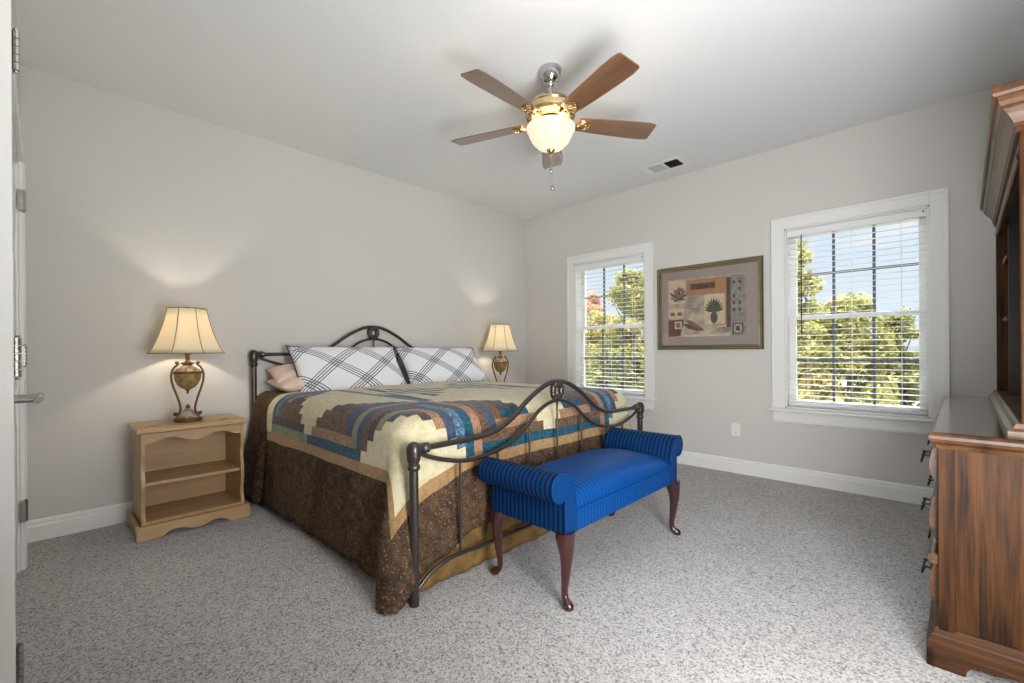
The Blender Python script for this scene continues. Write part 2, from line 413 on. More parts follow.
# closet casing (trim) and its two doors
b = MB()
for x0, x1 in ((XD0-.085, XD0), (XD1, XD1+.085)):
    b.box(x0, x1, FY-.0, FY+.018, 0, 2.05); b.box(x0+.012, x1-.012, FY+.018, FY+.023, 0, 2.05)
b.box(XD0-.085, XD1+.085, FY, FY+.018, 2.05, 2.135); b.box(XD1+.062, XD1+.087, FY, FY+.036, 0, 2.14)
b.box(XD0, XD0+.02, FY-T, FY, 0, 2.05); b.box(XD1-.02, XD1, FY-T, FY, 0, 2.05); b.box(XD0+.02, XD1-.02, FY-T, FY, 2.03, 2.05)
struct('trim_1', b, M_trim, bevel=.003)
b = MB()
for y0, y1 in ((DY0-.085, DY0), (DY1, DY1+.085)): b.box(RX-.018, RX, y0, y1, 0, DZ)
b.box(RX-.018, RX, DY0-.085, DY1+.085, DZ, DZ+.085)
struct('trim_2', b, M_trim, bevel=.003)
xm = (XD0+XD1)/2
def closet_door(name, x0, x1, hx, lx, sgn):
    t = thing(name, None, None, (hx, FY-.012, 0), kind='structure')
    b = MB(); b.box(x0, x1, FY-.047, FY-.012, .012, 2.025)
    # raised mouldings of the six panels
    for zz0, zz1 in ((.2, .75), (.9, 1.55), (1.66, 1.92)):
        for k in (0, 1):
            w = (x1-x0); a = x0+.1+k*(w/2-.03); c = a+w/2-.17
            b.loft_rect([(a, c, FY-.012, FY-.011, zz0), (a, c, FY-.012, FY-.006, zz0+.02), (a, c, FY-.012, FY-.006, zz1-.02), (a, c, FY-.012, FY-.011, zz1)])
    b.build('door_panel', M_door, t)
    for z in (.30, 1.075, 1.85):
        q = MB()
        for k in range(5): q.tube([(hx, FY+(.040 if sgn > 0 else .020), z-.05+k*.02+.001), (hx, FY+(.040 if sgn > 0 else .020), z-.05+k*.02+.019)], .0075, 10)
        q.tube([(hx, FY+(.040 if sgn > 0 else .020), z+.05), (hx, FY+(.040 if sgn > 0 else .020), z+.056)], .005, 8); q.tube([(hx, FY+(.040 if sgn > 0 else .020), z-.056), (hx, FY+(.040 if sgn > 0 else .020), z-.05)], .005, 8)
        q.box(hx-.03, hx-.002, FY-.002, FY+(.034 if sgn > 0 else .019), z-.05, z+.05); q.box(hx+.002, hx+.03, FY-.002, FY+(.034 if sgn > 0 else .019), z-.05, z+.05)
        tag(q.build('hinge', M_nickel, t, smooth=35), 'brushed nickel door hinge')
    q = MB(); ly = FY-.012
    q.tube([(lx, ly, .915), (lx, ly+.012, .915)], [.032, .028], 20)
    q.tube([(lx, ly+.01, .915), (lx, ly+.085, .915)], .011, 14)
    q.tube([(lx, ly+.083, .915), (lx+sgn*.03, ly+.088, .917), (lx+sgn*.075, ly+.086, .918), (lx+sgn*.115, ly+.080, .914)], [.011, .0105, .0095, .008], 12)
    tag(q.build('door_handle', M_nickel, t, smooth=40), 'brushed nickel lever handle')
    return t
closet_door('door_1', XD0+.022, xm-.002, XD0+.01, xm-.07, -1)
closet_door('door_2', xm+.002, XD1-.022, XD1-.01, xm+.07, 1)

# ------------------------------------------------------------------ windows and blinds
def window(name, x0, x1):
    t = thing(name, None, None, ((x0+x1)/2, .05, ZB), kind='structure')
    cw = .088
    b = MB()
    def side(xa, xb):
        b.box(xa, xb, -.018, 0, ZB, ZT+cw); 
    side(x0-cw, x0); side(x1, x1+cw); b.box(x0, x1, -.018, 0, ZT, ZT+cw)
    # raised outer back-band and inner bead
    b.box(x0-cw-.006, x0-cw+.016, -.026, 0, ZB, ZT+cw+.006); b.box(x1+cw-.016, x1+cw+.006, -.026, 0, ZB, ZT+cw+.006); b.box(x0-cw+.016, x1+cw-.016, -.026, 0, ZT+cw-.016, ZT+cw+.006)
    b.build('casing', M_trim, t, bevel=.003)
    b = MB(); b.box(x0-.002, x0+.012, 0, .15, ZB, ZT); b.box(x1-.012, x1+.002, 0, .15, ZB, ZT); b.box(x0, x1, 0, .15, ZT-.012, ZT); b.box(x0, x1, 0, .15, ZB-.02, ZB+.012)
    b.build('jamb', M_trim, t)
    MB().box(x0-cw-.03, x1+cw+.03, -.055, .0, ZB-.022, ZB).build('sill', M_trim, t, bevel=.006)
    MB().prism([(0, .484), (-.014, .484), (-.018, .50), (-.018, .575), (0, .578)], 'x', x0-cw+.003, x1+cw-.003).build('apron', M_trim, t)
    zm = 1.335
    for nm, za, zb, y in (('upper_sash', zm-.012, ZT-.012, .115), ('lower_sash', ZB+.012, zm+.018, .085)):
        b = MB(); a, c = x0+.012, x1-.012; r = .048
        b.box(a, a+r, y, y+.03, za, zb); b.box(c-r, c, y, y+.03, za, zb)
        b.box(a+r, c-r, y, y+.03, zb-(.04 if nm == 'upper_sash' else .034), zb); b.box(a+r, c-r, y, y+.03, za, za+(.034 if nm == 'upper_sash' else .055))
        s_ = b.build(nm, M_trim, t, bevel=.003)
        b = MB(); ga, gc = a+r, c-r; gz0 = za+(.034 if nm == 'upper_sash' else .055); gz1 = zb-.036
        for k in (1, 2):
            x = ga+(gc-ga)*k/3; b.box(x-.009, x+.009, y+.008, y+.024, gz0, gz1)
        z = (gz0+gz1)/2; b.box(ga, gc, y+.0075, y+.0245, z-.009, z+.009)
        tag(b.build('grille', M_muntin, s_), 'window grille, its grey standing in for backlit shade')
        MB().box(ga-.005, gc+.005, y+.014, y+.018, gz0-.005, gz1+.005).build('pane', M_pane, s_)
    q = MB(); xc = (x0+x1)/2; q.box(xc-.03, xc+.03, .07, .085, zm+.018, zm+.024); q.tube([(xc, .078, zm+.024), (xc, .078, zm+.034)], .008, 10)
    q.build('sash_lock', M_trim, t)
    return t
window('window_1', *OPN[0]); window('window_2', *OPN[1])

def blind(x0, x1, label, wand):
    t = thing('window_blind', label, 'blind', ((x0+x1)/2, .035, ZT-.012), group='slatted blinds in the two windows')
    a, c = x0+.016, x1-.016; y = .040
    b = MB(); b.box(a, c, y-.022, y+.025, ZT-.05, ZT-.012); b.build('headrail', M_blind, t, bevel=.002)
    MB().prism([(y-.032, ZT-.068), (y-.024, ZT-.068), (y-.024, ZT-.014), (y-.028, ZT-.014), (y-.034, ZT-.03)], 'x', a-.002, c+.002).build('valance', M_blind, t)
    z0 = ZB+.062; z1 = ZT-.08; n = 31; b = MB(); th = math.radians(3)
    for k in range(n):
        z = z0+(z1-z0)*k/(n-1)
        dy, dz = .0235*math.cos(th), .0235*math.sin(th)
        p = [(y-dy, z-dz-.0012), (y, z+.0006), (y+dy, z+dz-.0012), (y+dy, z+dz+.0012), (y, z+.0030), (y-dy, z-dz+.0012)]
        b.prism(p, 'x', a+.003, c-.003)
    b.build('slats', M_blind, t)
    MB().box(a+.003, c-.003, y-.025, y+.025, ZB+.030, ZB+.046).build('bottom_rail', M_blind, t, bevel=.004)
    b = MB()
    for fx in (.16, .5, .84):
        x = a+(c-a)*fx
        for yy in (y-.0255, y+.0255): b.tube([(x, yy, ZB+.04), (x, yy, ZT-.05)], .0012, 5)
    b.build('ladder_cord', M_blind, t)
    if wand:
        x = a+wand
        b = MB(); b.tube([(x, y-.036, ZT-.062), (x, y-.042, ZT-.10), (x, y-.042, ZT-.78), (x, y-.042, ZT-.86)], [.003, .0042, .0042, .006], 8)
        tag(b.build('tilt_wand', M_pewter, t, smooth=60), 'dark tilt wand')
    b = MB(); b.box(c-.02, c-.012, y-.038, y-.032, ZT-.040, ZT-.028); b.build('bracket_clip', M_pewter, t)
    return t
blind(*OPN[0], 'white slatted blind in the narrow-looking left window beside the corner', 0)
blind(*OPN[1], 'white slatted blind with a dark tilt wand in the right window', .10)

# ------------------------------------------------------------------ ceiling vent and wall outlet
t = thing('ceiling_vent', 'white metal air vent in the ceiling with louvre shading put into its grey and dark banks', 'vent', (2.0, -.318, H))
b = MB(); z = H-.006; X0, X1, Y0, Y1 = 1.81, 2.19, -.438, -.198; I = [(1.862, 1.993), (2.012, 2.140)]; iy0, iy1 = -.398, -.238
b.box(X0, X1, Y0, iy0, z, H-.0005); b.box(X0, X1, iy1, Y1, z, H-.0005); b.box(X0, I[0][0], iy0, iy1, z, H-.0005); b.box(I[0][1], I[1][0], iy0, iy1, z, H-.0005); b.box(I[1][1], X1, iy0, iy1, z, H-.0005)
b.build('frame', M_trim, t, bevel=.002)
M_dark = paint('plain_dark', S(40, 40, 42), .8, 0)
M_lv = paint('shaded_louver', S(190, 190, 190), .5, 0)
for (xa, xb), sg, dm in ((I[0], 1, M_lv), (I[1], -1, M_dark)):  # bank colours stand in for slat and gap shade on white louvres
    b = MB(); n = 9
    b.box(xa, xb, iy0, iy1, H-.0012, H-.0005)
    for k in range(n):
        x = xa+(xb-xa)*(k+.5)/n
        b.prism([(x-.005, H-.006), (x-.004, H-.006), (x+sg*.004+.0005, H-.0012), (x+sg*.004-.0005, H-.0012)] if sg > 0 else [(x+.005, H-.006), (x+.004, H-.006), (x-.0045, H-.0012), (x-.0035, H-.0012)], 'y', iy0, iy1)
    tag(b.build('louvers', dm, t), 'louvre bank with slat shade in its grey' if sg > 0 else 'louvre bank coloured dark for its shaded gaps')

t = thing('wall_outlet', 'white electrical outlet on the back wall below the framed picture', 'outlet', (2.482, 0, .378))
MB().loft_rect([(2.445, 2.519, -.005, -.0005, .322), (2.447, 2.517, -.0065, -.0005, .326), (2.447, 2.517, -.0065, -.0005, .430), (2.445, 2.519, -.005, -.0005, .434)]).build('cover_plate', M_trim, t)
for zc in (.354, .402):
    b = MB(); b.tube([(2.482, -.0064, zc), (2.482, -.009, zc)], .0165, 16); r_ = b.build('receptacle', M_trim, t, smooth=40)
    b = MB(); b.box(2.4745, 2.4765, -.0095, -.0088, zc-.002, zc+.009); b.box(2.4875, 2.4895, -.0095, -.0088, zc-.002, zc+.008); b.tube([(2.482, -.0088, zc-.009), (2.482, -.0095, zc-.009)], .0025, 8)
    b.build('slot', M_dark, r_)

# ------------------------------------------------------------------ framed picture
px0, px1, pz0, pz1 = 1.772, 2.708, 1.083, 1.868
t = thing('framed_picture', 'framed botanical collage print in an olive gold frame between the windows', 'picture', ((px0+px1)/2, 0, pz0))
M_gold = wood('olive_gold_leaf', S(132, 118, 82), S(92, 80, 54), 'x', 20, .35, .3)
M_frdk = paint('dark_frame_edge', S(70, 62, 48), .45, 0)
M_mat = fabric('mauve_grey_mat', S(160, 146, 140), S(154, 140, 134), 80, bump=.05, sheen=0)
def frame_ring(b, o0, o1, y0, y1, m_=0):
    a0, a1, c0, c1 = px0+o0, px1-o0, pz0+o0, pz1-o0; d0, d1, e0, e1 = px0+o1, px1-o1, pz0+o1, pz1-o1
    k = len(b.v)
    b.v += [(a0, y0, c0), (a1, y0, c0), (a1, y0, c1), (a0, y0, c1), (d0, y1, e0), (d1, y1, e0), (d1, y1, e1), (d0, y1, e1)]
    for i in range(4):
        j = (i+1) % 4; b.quad(k+i, k+j, k+4+j, k+4+i, m=m_)
b = MB()
for o0, o1, y0, y1, m_ in ((0, 0, -.001, -.024, 1), (0, .007, -.024, -.030, 1), (.007, .020, -.030, -.026, 0), (.020, .024, -.026, -.020, 1), (.024, .036, -.020, -.023, 0), (.036, .042, -.023, -.010, 0)):
    frame_ring(b, o0, o1, y0, y1, m_)
b.box(px0+.002, px1-.002, -.004, -.001, pz0+.002, pz1-.002, m=1)
b.build('frame', [M_gold, M_frdk], t)
MB().box(px0+.038, px1-.038, -.009, -.004, pz0+.038, pz1-.038).build('mat_board', M_mat, t)
fab = lambda n, c, c2, sc=30: fabric(n, c, c2, sc, .4, .62, bump=.02, sheen=0)
AM = [fab('print_parchment', S(196, 178, 152), S(150, 146, 138), 9), fab('print_cream', S(206, 190, 158), S(190, 172, 140)), fab('print_umber', S(74, 62, 62), S(104, 84, 74)),
      fab('print_ochre', S(176, 132, 92), S(160, 124, 92)), fab('print_leaf', S(74, 74, 60), S(96, 94, 74)), fab('print_rust', S(124, 80, 68), S(108, 74, 66)),
      fab('print_slate', S(150, 146, 138), S(124, 122, 116)), fab('print_shadow', S(96, 78, 74), S(80, 66, 64)), fab('print_rose', S(150, 96, 84), S(120, 110, 96), 60)]
aw0, aw1, az0, az1 = px0+.105, px1-.135, pz0+.120, pz1-.120
AW, AH = aw1-aw0, az1-az0
b = MB(); lay = [0]
def pp(poly, m_):
    lay[0] += 1; y = -.0092-.00004*lay[0]
    k = len(b.v); b.v += [(aw0+p[0]*AW, y, az0+p[1]*AH) for p in poly]; ar = sum(poly[i][0]*poly[(i+1) % len(poly)][1]-poly[(i+1) % len(poly)][0]*poly[i][1] for i in range(len(poly)))
    ids = list(range(k, k+len(poly)))
    if ar < 0: ids.reverse()
    b.f.append(tuple(ids)); b.m.append(m_)
def rect(x0, y0, x1, y1, m_): pp([(x0, y0), (x1, y0), (x1, y1), (x0, y1)], m_)
def ell(cx, cy, rx, ry, m_, n=16): pp([(cx+rx*math.cos(2*PI*i/n), cy+ry*math.sin(2*PI*i/n)) for i in range(n)], m_)
def leaf(x0, y0, x1, y1, w, m_):
    dx, dy = x1-x0, y1-y0; L = math.hypot(dx, dy); nx, ny = -dy/L*w, dx/L*w
    pp([(x0, y0), (x0+dx*.35+nx, y0+dy*.35+ny), (x0+dx*.7+nx*.8, y0+dy*.7+ny*.8), (x1, y1), (x0+dx*.7-nx*.8, y0+dy*.7-ny*.8), (x0+dx*.35-nx, y0+dy*.35-ny)], m_)
rect(0, 0, 1, 1, 0); rect(.0, .58, .24, .99, 1); rect(.25, .70, .77, .97, 3); rect(.60, .18, .77, .72, 3); rect(.31, .80, .63, .90, 2)
rect(.77, .1, .82, .95, 7); rect(.49, .2, .75, .70, 1); rect(.82, .0, 1, .98, 6)
for k in range(9): leaf(.14, .66, .14+.13*math.cos(k*.7), .74+.14*math.sin(k*.7), .022, 6 if k % 2 else 4)
for k in range(7): ell(.16+.05*math.cos(k*.9), .77+.06*math.sin(k*.9), .026, .035, 8)
ell(.615, .31, .045, .10, 4); ell(.615, .30, .03, .07, 7)
for k in range(11):
    a = PI*(.02+.96*k/10); leaf(.615, .40, .615+.13*math.cos(a), .44+.21*math.sin(a)*(.7+.3*math.sin(a)), .018, 4)
rect(.0, .33, .22, .49, 1); rect(.03, .37, .09, .43, 8); rect(.13, .37, .19, .43, 8)
pp([(0, .0), (.17, .02), (.22, .3), (.0, .3)], 5); rect(.09, .14, .19, .27, 1); rect(.11, .165, .17, .245, 8)
leaf(.2, .22, .5, .1, .05, 5); leaf(.24, .30, .45, .12, .035, 8); ell(.75, .1, .12, .05, 6); rect(.2, .0, .7, .035, 1)
for r_ in range(5):
    for c_ in range(2):
        if (r_+c_) % 4 != 3: ell(.86+.07*c_, .42+.11*r_, .018, .03, 2 if r_ % 2 else 7)
rect(.84, .03, .97, .2, 2); rect(.86, .05, .95, .18, 1); ell(.905, .115, .03, .045, 2)
for dx, dy in ((.865, .06), (.93, .06), (.865, .15), (.93, .15)): rect(dx, dy, dx+.015, dy+.02, 2)
for k in range(14): rect(.28+.015*(k % 3), .42+.02*k, .44+.01*(k % 4), .424+.02*k, 7 if k % 3 == 0 else 6)
b.build('art_print', AM, t)
MB().box(px0+.038, px1-.038, -.0135, -.0115, pz0+.038, pz1-.038).build('glass', M_picglass, t)

# ------------------------------------------------------------------ ceiling fan
fx, fy = 2.139, -2.128
fan = thing('ceiling_fan', 'five-blade brown ceiling fan with a lit frosted glass bowl', 'ceiling fan', (fx, fy, H))
c2 = (fx, fy)
MB().lathe([(.028, 2.655), (.036, 2.658), (.046, 2.668), (.056, 2.690), (.062, 2.712), (.065, 2.728), (.066, 2.74)], c2, 32).build('canopy', M_chrome, fan, smooth=40)
b = MB(); b.tube([(fx, fy, 2.565), (fx, fy, 2.66)], .0135, 14); b.ball((fx, fy, 2.652), .026, 16); b.lathe([(.03, 2.56), (.032, 2.575), (.022, 2.585), (.016, 2.592)], c2, 20); b.build('downrod', M_chrome, fan, smooth=40)
b = MB().lathe([(.07, 2.432), (.115, 2.438), (.142, 2.452), (.150, 2.475), (.148, 2.50), (.136, 2.508), (.139, 2.514), (.136, 2.522), (.112, 2.545), (.07, 2.558), (.03, 2.563)], c2, 40); b.build('motor_housing', M_brass, fan, smooth=35)
b = MB().lathe([(.05, 2.395), (.075, 2.40), (.085, 2.412), (.085, 2.424), (.06, 2.428)], c2, 32); b.build('switch_housing', M_brass, fan, smooth=35)
b = MB().lathe([(.012, 2.262), (.04, 2.265), (.075, 2.28), (.108, 2.312), (.128, 2.352), (.133, 2.372), (.141, 2.38), (.144, 2.392), (.138, 2.402), (.129, 2.402), (.124, 2.385), (.118, 2.352), (.10, 2.318), (.07, 2.288), (.03, 2.272)], c2, 48, cap=False)
bowl = b.build('light_bowl', M_bowl, fan, smooth=40)
b = MB().lathe([(.004, 2.222), (.008, 2.228), (.006, 2.236), (.012, 2.242), (.02, 2.25), (.026, 2.262), (.026, 2.268), (.008, 2.272)], c2, 20); b.tube([(fx, fy, 2.27), (fx, fy, 2.4)], .004, 8); b.build('finial', M_brass, fan, smooth=40)
for dx, dy, zt, zb in ((.0, .0, 2.222, 2.155), (.005, .004, 2.222, 2.055)):
    b = MB(); n = int((zt-zb)/.006)
    b.tube([(fx+dx, fy+dy, zb), (fx+dx, fy+dy, zt)], .0012, 6)
    for k in range(n): b.ball((fx+dx, fy+dy, zb+k*.006+.003), .0019, 6)
    pc = b.build('pull_chain', M_nickel, fan, smooth=60)
    MB().lathe([(.002, zb-.03), (.008, zb-.026), (.011, zb-.016), (.008, zb-.004), (.003, zb)], (fx+dx, fy+dy), 14).build('fob', M_nickel, pc, smooth=60)
for k in range(5):
    ang = math.radians(-88.5+72*k); ca, sa = math.cos(ang), math.sin(ang); pitch = math.radians(-12)
    def place(p):
        x, y, z = p.x, p.y, p.z
        y2, z2 = y*math.cos(pitch)-z*math.sin(pitch), y*math.sin(pitch)+z*math.cos(pitch)
        return Vector((fx+x*ca-y2*sa, fy+x*sa+y2*ca, 2.425+z2))
    # blade as its own object, modelled along +x so the grain runs lengthwise
    b = MB(); pts = []
    for x, hw in ((.160, .044), (.170, .052), (.25, .060), (.40, .069), (.52, .074), (.60, .074), (.640, .068), (.650, .060)): pts.append((x, hw))
    poly = [(x, -hw) for x, hw in pts]+[(x, hw) for x, hw in reversed(pts)]
    b.prism(poly, 'z', .003, .010)
    bl = b.build('fan_blade', M_blade, fan, local=True, bevel=.002)
    bl.location = (0, 0, 2.425-H); bl.rotation_euler = (Matrix.Rotation(ang, 4, 'Z') @ Matrix.Rotation(pitch, 4, 'X')).to_euler()
    b = MB()
    b.prism([(.10, -.018), (.15, -.012), (.165, -.022), (.19, -.036), (.225, -.034), (.245, -.014), (.245, .014), (.225, .034), (.19, .036), (.165, .022), (.15, .012), (.10, .018)], 'z', -.004, .003)
    b.tube([(.165, 0, -.006), (.185, -.024, -.006), (.215, -.026, -.006), (.236, 0, -.006), (.215, .026, -.006), (.185, .024, -.006)], .0045, 8, closed=True)
    for sx, sy in ((.19, 0), (.215, .012), (.215, -.012)): b.ball((sx, sy, -.005), .004, 8)
    b.tube([(.09, 0, .012), (.12, 0, .004), (.15, 0, -.001)], .011, 10)
    ir = b.build('blade_iron', M_brass, bl, local=True, bevel=.001, smooth=40)
fl = light('fan_bulb', 'POINT', (fx, fy, 2.37), 14, (1, .82, .60), shadow_soft_size=.05)

# ------------------------------------------------------------------ nightstands
def make_nightstand(loc, label):
    ox, oy, oz = loc         # centre of footprint; x depth (front +x), y width
    t = thing('nightstand', label, 'nightstand', loc, group='pine nightstands either side of the bed')
    X = lambda v: ox+v; Y = lambda v: oy+v
    xb, xf = -.20, .165; ys = .265
    b = MB(); b.loft_rect([(X(xb-.005), X(xf+.018), Y(-ys-.012), Y(ys+.012), .612), (X(xb-.005), X(xf+.028), Y(-ys-.022), Y(ys+.022), .620), (X(xb-.005), X(xf+.028), Y(-ys-.022), Y(ys+.022), .634), (X(xb-.005), X(xf+.022), Y(-ys-.016), Y(ys+.016), .642)])
    b.build('top', M_pine, t)
    for sg in (-1, 1):   # side boards with a scalloped front edge
        prof = [(xb, .02), (xf+.012, .02), (xf+.012, .11), (xf-.006, .15), (xf-.006, .20), (xf+.008, .25), (xf+.012, .30), (xf+.008, .34), (xf-.004, .39), (xf-.004, .44), (xf+.008, .49), (xf+.012, .535), (xf+.012, .612), (xb, .612)]
        MB().prism([(X(p[0]), p[1]) for p in prof], 'y', Y(sg*ys), Y(sg*(ys-.018))).build('side_panel', M_pine, t)
    MB().box(X(xb), X(xb+.01), Y(-ys+.018), Y(ys-.018), .06, .612).build('back_panel', M_pine, t)
    MB().box(X(xb+.01), X(xf-.02), Y(-ys+.018), Y(ys-.018), .298, .318).build('shelf', M_pine, t, bevel=.003)
    MB().box(X(xb+.01), X(xf-.0), Y(-ys+.018), Y(ys-.018), .075, .095).build('bottom_shelf', M_pine, t)
    # shaped top rail
    w = ys-.018; low = []
    for i in range(41):
        q = -w+2*w*i/40; a = abs(q)
        z = interp([(0, .548), (.03, .550), (.09, .576), (.13, .583), (.165, .578), (.20, .560), (.225, .553), (.25, .553)], a); low.append((Y(q), z))
    MB().prism(low+[(Y(w), .612), (Y(-w), .612)], 'x', X(xf-.008), X(xf+.008)).build('top_rail', M_pine, t)
    # plinth with a scalloped lower edge
    bx0, bx1, by = xb-.005, xf+.045, ys+.027
    low = []
    for i in range(41):
        q = -by+2*by*i/40; a = abs(q)
        z = interp([(0, .010), (.03, .012), (.08, .032), (.11, .034), (.14, .028), (.17, .006), (.18, .0), (.32, 0)], a); low.append((Y(q), z))
    b = MB(); b.prism(low+[(Y(by), .062), (Y(by-.012), .082), (Y(-by+.012), .082), (Y(-by), .062)], 'x', X(bx1-.022), X(bx1))
    for sg in (-1, 1):
        b.prism([(X(bx0), 0), (X(bx0+.05), 0), (X(bx0+.08), .02), (X(bx1-.12), .02), (X(bx1-.09), 0), (X(bx1-.022), 0), (X(bx1-.022), .068), (X(bx1-.03), .082), (X(bx0), .082)], 'y', Y(sg*by), Y(sg*(by-.022)))
    b.build('plinth', M_pine, t, bevel=.004)
    for yy in (-.185, .185):  # flat carved ornaments on the top
        b = MB(); cx, cy = X(.10), Y(yy); n = 24
        pts = []
        for i in range(n):
            a = 2*PI*i/n; r_ = .047*(1+.18*math.cos(4*a)); pts.append((cx+r_*math.sin(a)*.45, cy+r_*math.cos(a)))
        b.prism(pts, 'z', .6415, .6445); b.tube([(cx, cy-.03, .645), (cx, cy, .647), (cx, cy+.03, .645)], .003, 8)
        tag(b.build('carved_ornament', M_lampsilver, t, bevel=.001), 'greyish flat carved ornament')
    return t
ns = make_nightstand((.275, -3.553, 0), 'pine nightstand with open shelves left of the bed under the near lamp')
dup(ns, (.275, -.70, 0), 0, 'pine nightstand behind the bed under the far lamp by the corner')

# ------------------------------------------------------------------ table lamps
def make_lamp(loc, rz, label):
    t = thing('table_lamp', label, 'lamp', loc, rz, group='urn table lamps on the nightstands')
    B = lambda mb, nm, mt, par=t, **kw: mb.build(nm, mt, par, local=True, **kw)
    B(MB().lathe([(.076, 0), (.080, .006), (.080, .014), (.074, .022), (.070, .026)], seg=36), 'base_rim', M_lampbronze, smooth=40)
    rib = lambda a: 1+.05*math.cos(10*a)
    B(MB().lathe([(.070, .024), (.058, .034), (.042, .048), (.028, .068), (.018, .078), (.012, .082)], seg=60, rib=rib), 'base_dome', M_lampsilver, smooth=60)
    B(MB().lathe([(.006, .078), (.012, .084), (.014, .092), (.010, .100), (.004, .106), (.002, .11)], seg=16), 'base_knob', M_lampbronze, smooth=60)
    for sg in (-1, 1):
        P = [(.064, .060), (.072, .052), (.072, .042), (.062, .038), (.050, .046), (.040, .062), (.038, .085), (.044, .120), (.058, .170), (.074, .220), (.084, .262), (.086, .300), (.080, .330), (.068, .352), (.056, .362), (.048, .372), (.052, .384), (.062, .382), (.062, .372)]
        b = MB(); b.tube([(0, sg*p[0], p[1]) for p in P], [.005]*3+[.0065]*13+[.0055]*3, 10)
        b.ball((0, sg*.062, .050), .009, 10); b.ball((0, sg*.056, .376), .009, 10)
        b.tube([(0, sg*.083, .315), (0, sg*.06, .322)], .004, 8)
        B(b, 'scroll_arm', M_lampbronze, smooth=60)
    B(MB().lathe([(.004, .176), (.009, .182), (.006, .192), (.012, .200), (.018, .206)], seg=20), 'drop_finial', M_lampbronze, smooth=60)
    B(MB().lathe([(.016, .204), (.040, .218), (.058, .240), (.069, .268), (.074, .300), (.074, .312)], seg=36), 'urn', M_urn, smooth=60)
    B(MB().lathe([(.076, .308), (.082, .312), (.082, .320), (.076, .324)], seg=36), 'urn_rim', M_lampbronze, smooth=40)
    B(MB().lathe([(.076, .322), (.064, .334), (.040, .350), (.026, .362), (.022, .366)], seg=60, rib=rib), 'urn_shoulder', M_lampsilver, smooth=60)
    B(MB().lathe([(.022, .364), (.036, .372), (.036, .378), (.018, .384), (.012, .392), (.012, .43), (.018, .432), (.018, .47), (.012, .475)], seg=24), 'socket', M_lampbronze, smooth=40)
    z0, z1 = .440, .728; n = 8
    prof = [(.212, z0), (.190, z0+.032), (.170, z0+.076), (.151, z0+.125), (.135, z0+.178), (.122, z0+.232), (.110, z1)]
    b = MB(); off = PI/8
    def pt(r_, z, a): return (r_*math.cos(a), r_*math.sin(a), z)
    sub = 6
    for k in range(n):
        a0, a1 = off+2*PI*k/n, off+2*PI*(k+1)/n
        for i in range(len(prof)-1):
            (r0, za), (r1, zb) = prof[i], prof[i+1]
            for q in range(sub):
                def P2(r_, z, tt):
                    p0, p1 = Vector(pt(r_, z, a0)), Vector(pt(r_, z, a1)); p = p0.lerp(p1, tt); bul = 1+.035*math.sin(PI*tt); return (p.x*bul, p.y*bul, z)
                kk = len(b.v); b.v += [P2(r0, za, q/sub), P2(r0, za, (q+1)/sub), P2(r1, zb, (q+1)/sub), P2(r1, zb, q/sub)]; b.quad(kk, kk+1, kk+2, kk+3)
    sh = B(b, 'lamp_shade', M_shade, smooth=20)
    md = sh.modifiers.new('weld', 'WELD'); md.merge_threshold = .0005
    md = sh.modifiers.new('solid', 'SOLIDIFY'); md.thickness = .0018
    b = MB()
    for k in range(n):
        a = off+2*PI*k/n; b.tube([pt(r_+.001, z, a) for r_, z in prof], .0024, 6)
    for r_, z in (prof[0], prof[-1]):
        ring = []
        for k in range(n):
            a0, a1 = off+2*PI*k/n, off+2*PI*(k+1)/n
            for q in range(4):
                p0, p1 = Vector(pt(r_, z, a0)), Vector(pt(r_, z, a1)); p = p0.lerp(p1, q/4); bul = 1+.035*math.sin(PI*q/4); ring.append((p.x*bul, p.y*bul, z))
        b.tube(ring, .0036, 6, closed=True)
    B(b, 'braid_trim', M_piping, sh, smooth=60)
    b = MB()
    for a in (0, PI/2, PI, 3*PI/2): b.tube([(0, 0, z1-.012), (.110*math.cos(a), .110*math.sin(a), z1-.012)], .0016, 6)
    for yy in (-1, 1): b.tube([(0, yy*.014, .455), (0, yy*.06, .50), (0, yy*.06, .64), (0, 0, z1-.01)], .0018, 6)
    b.lathe([(.004, z1-.012), (.009, z1), (.004, z1+.015)], seg=10)
    B(b, 'harp', M_brass, smooth=60)
    B(MB().lathe([(.012, .475), (.014, .49), (.026, .515), (.030, .54), (.024, .562), (.010, .572), (.003, .574)], seg=20), 'bulb', emit_glass('lit_bulb', (1, .75, .45, 1), 4), smooth=60)
    return t
NSZ = .642
lamp = make_lamp((.255, -3.558, NSZ), math.radians(-10), 'bronze urn table lamp with cream panelled shade on the near nightstand')
dup(lamp, (.30, -.745, NSZ), math.radians(-45), 'bronze urn table lamp with cream panelled shade by the corner, beyond the bed')
light('bedside_bulb', 'POINT', (.255, -3.558, NSZ+.60), 7.0, (1, .90, .72), shadow_soft_size=.02)
light('bedside_bulb', 'POINT', (.30, -.745, NSZ+.60), 7.0, (1, .90, .72), shadow_soft_size=.02)

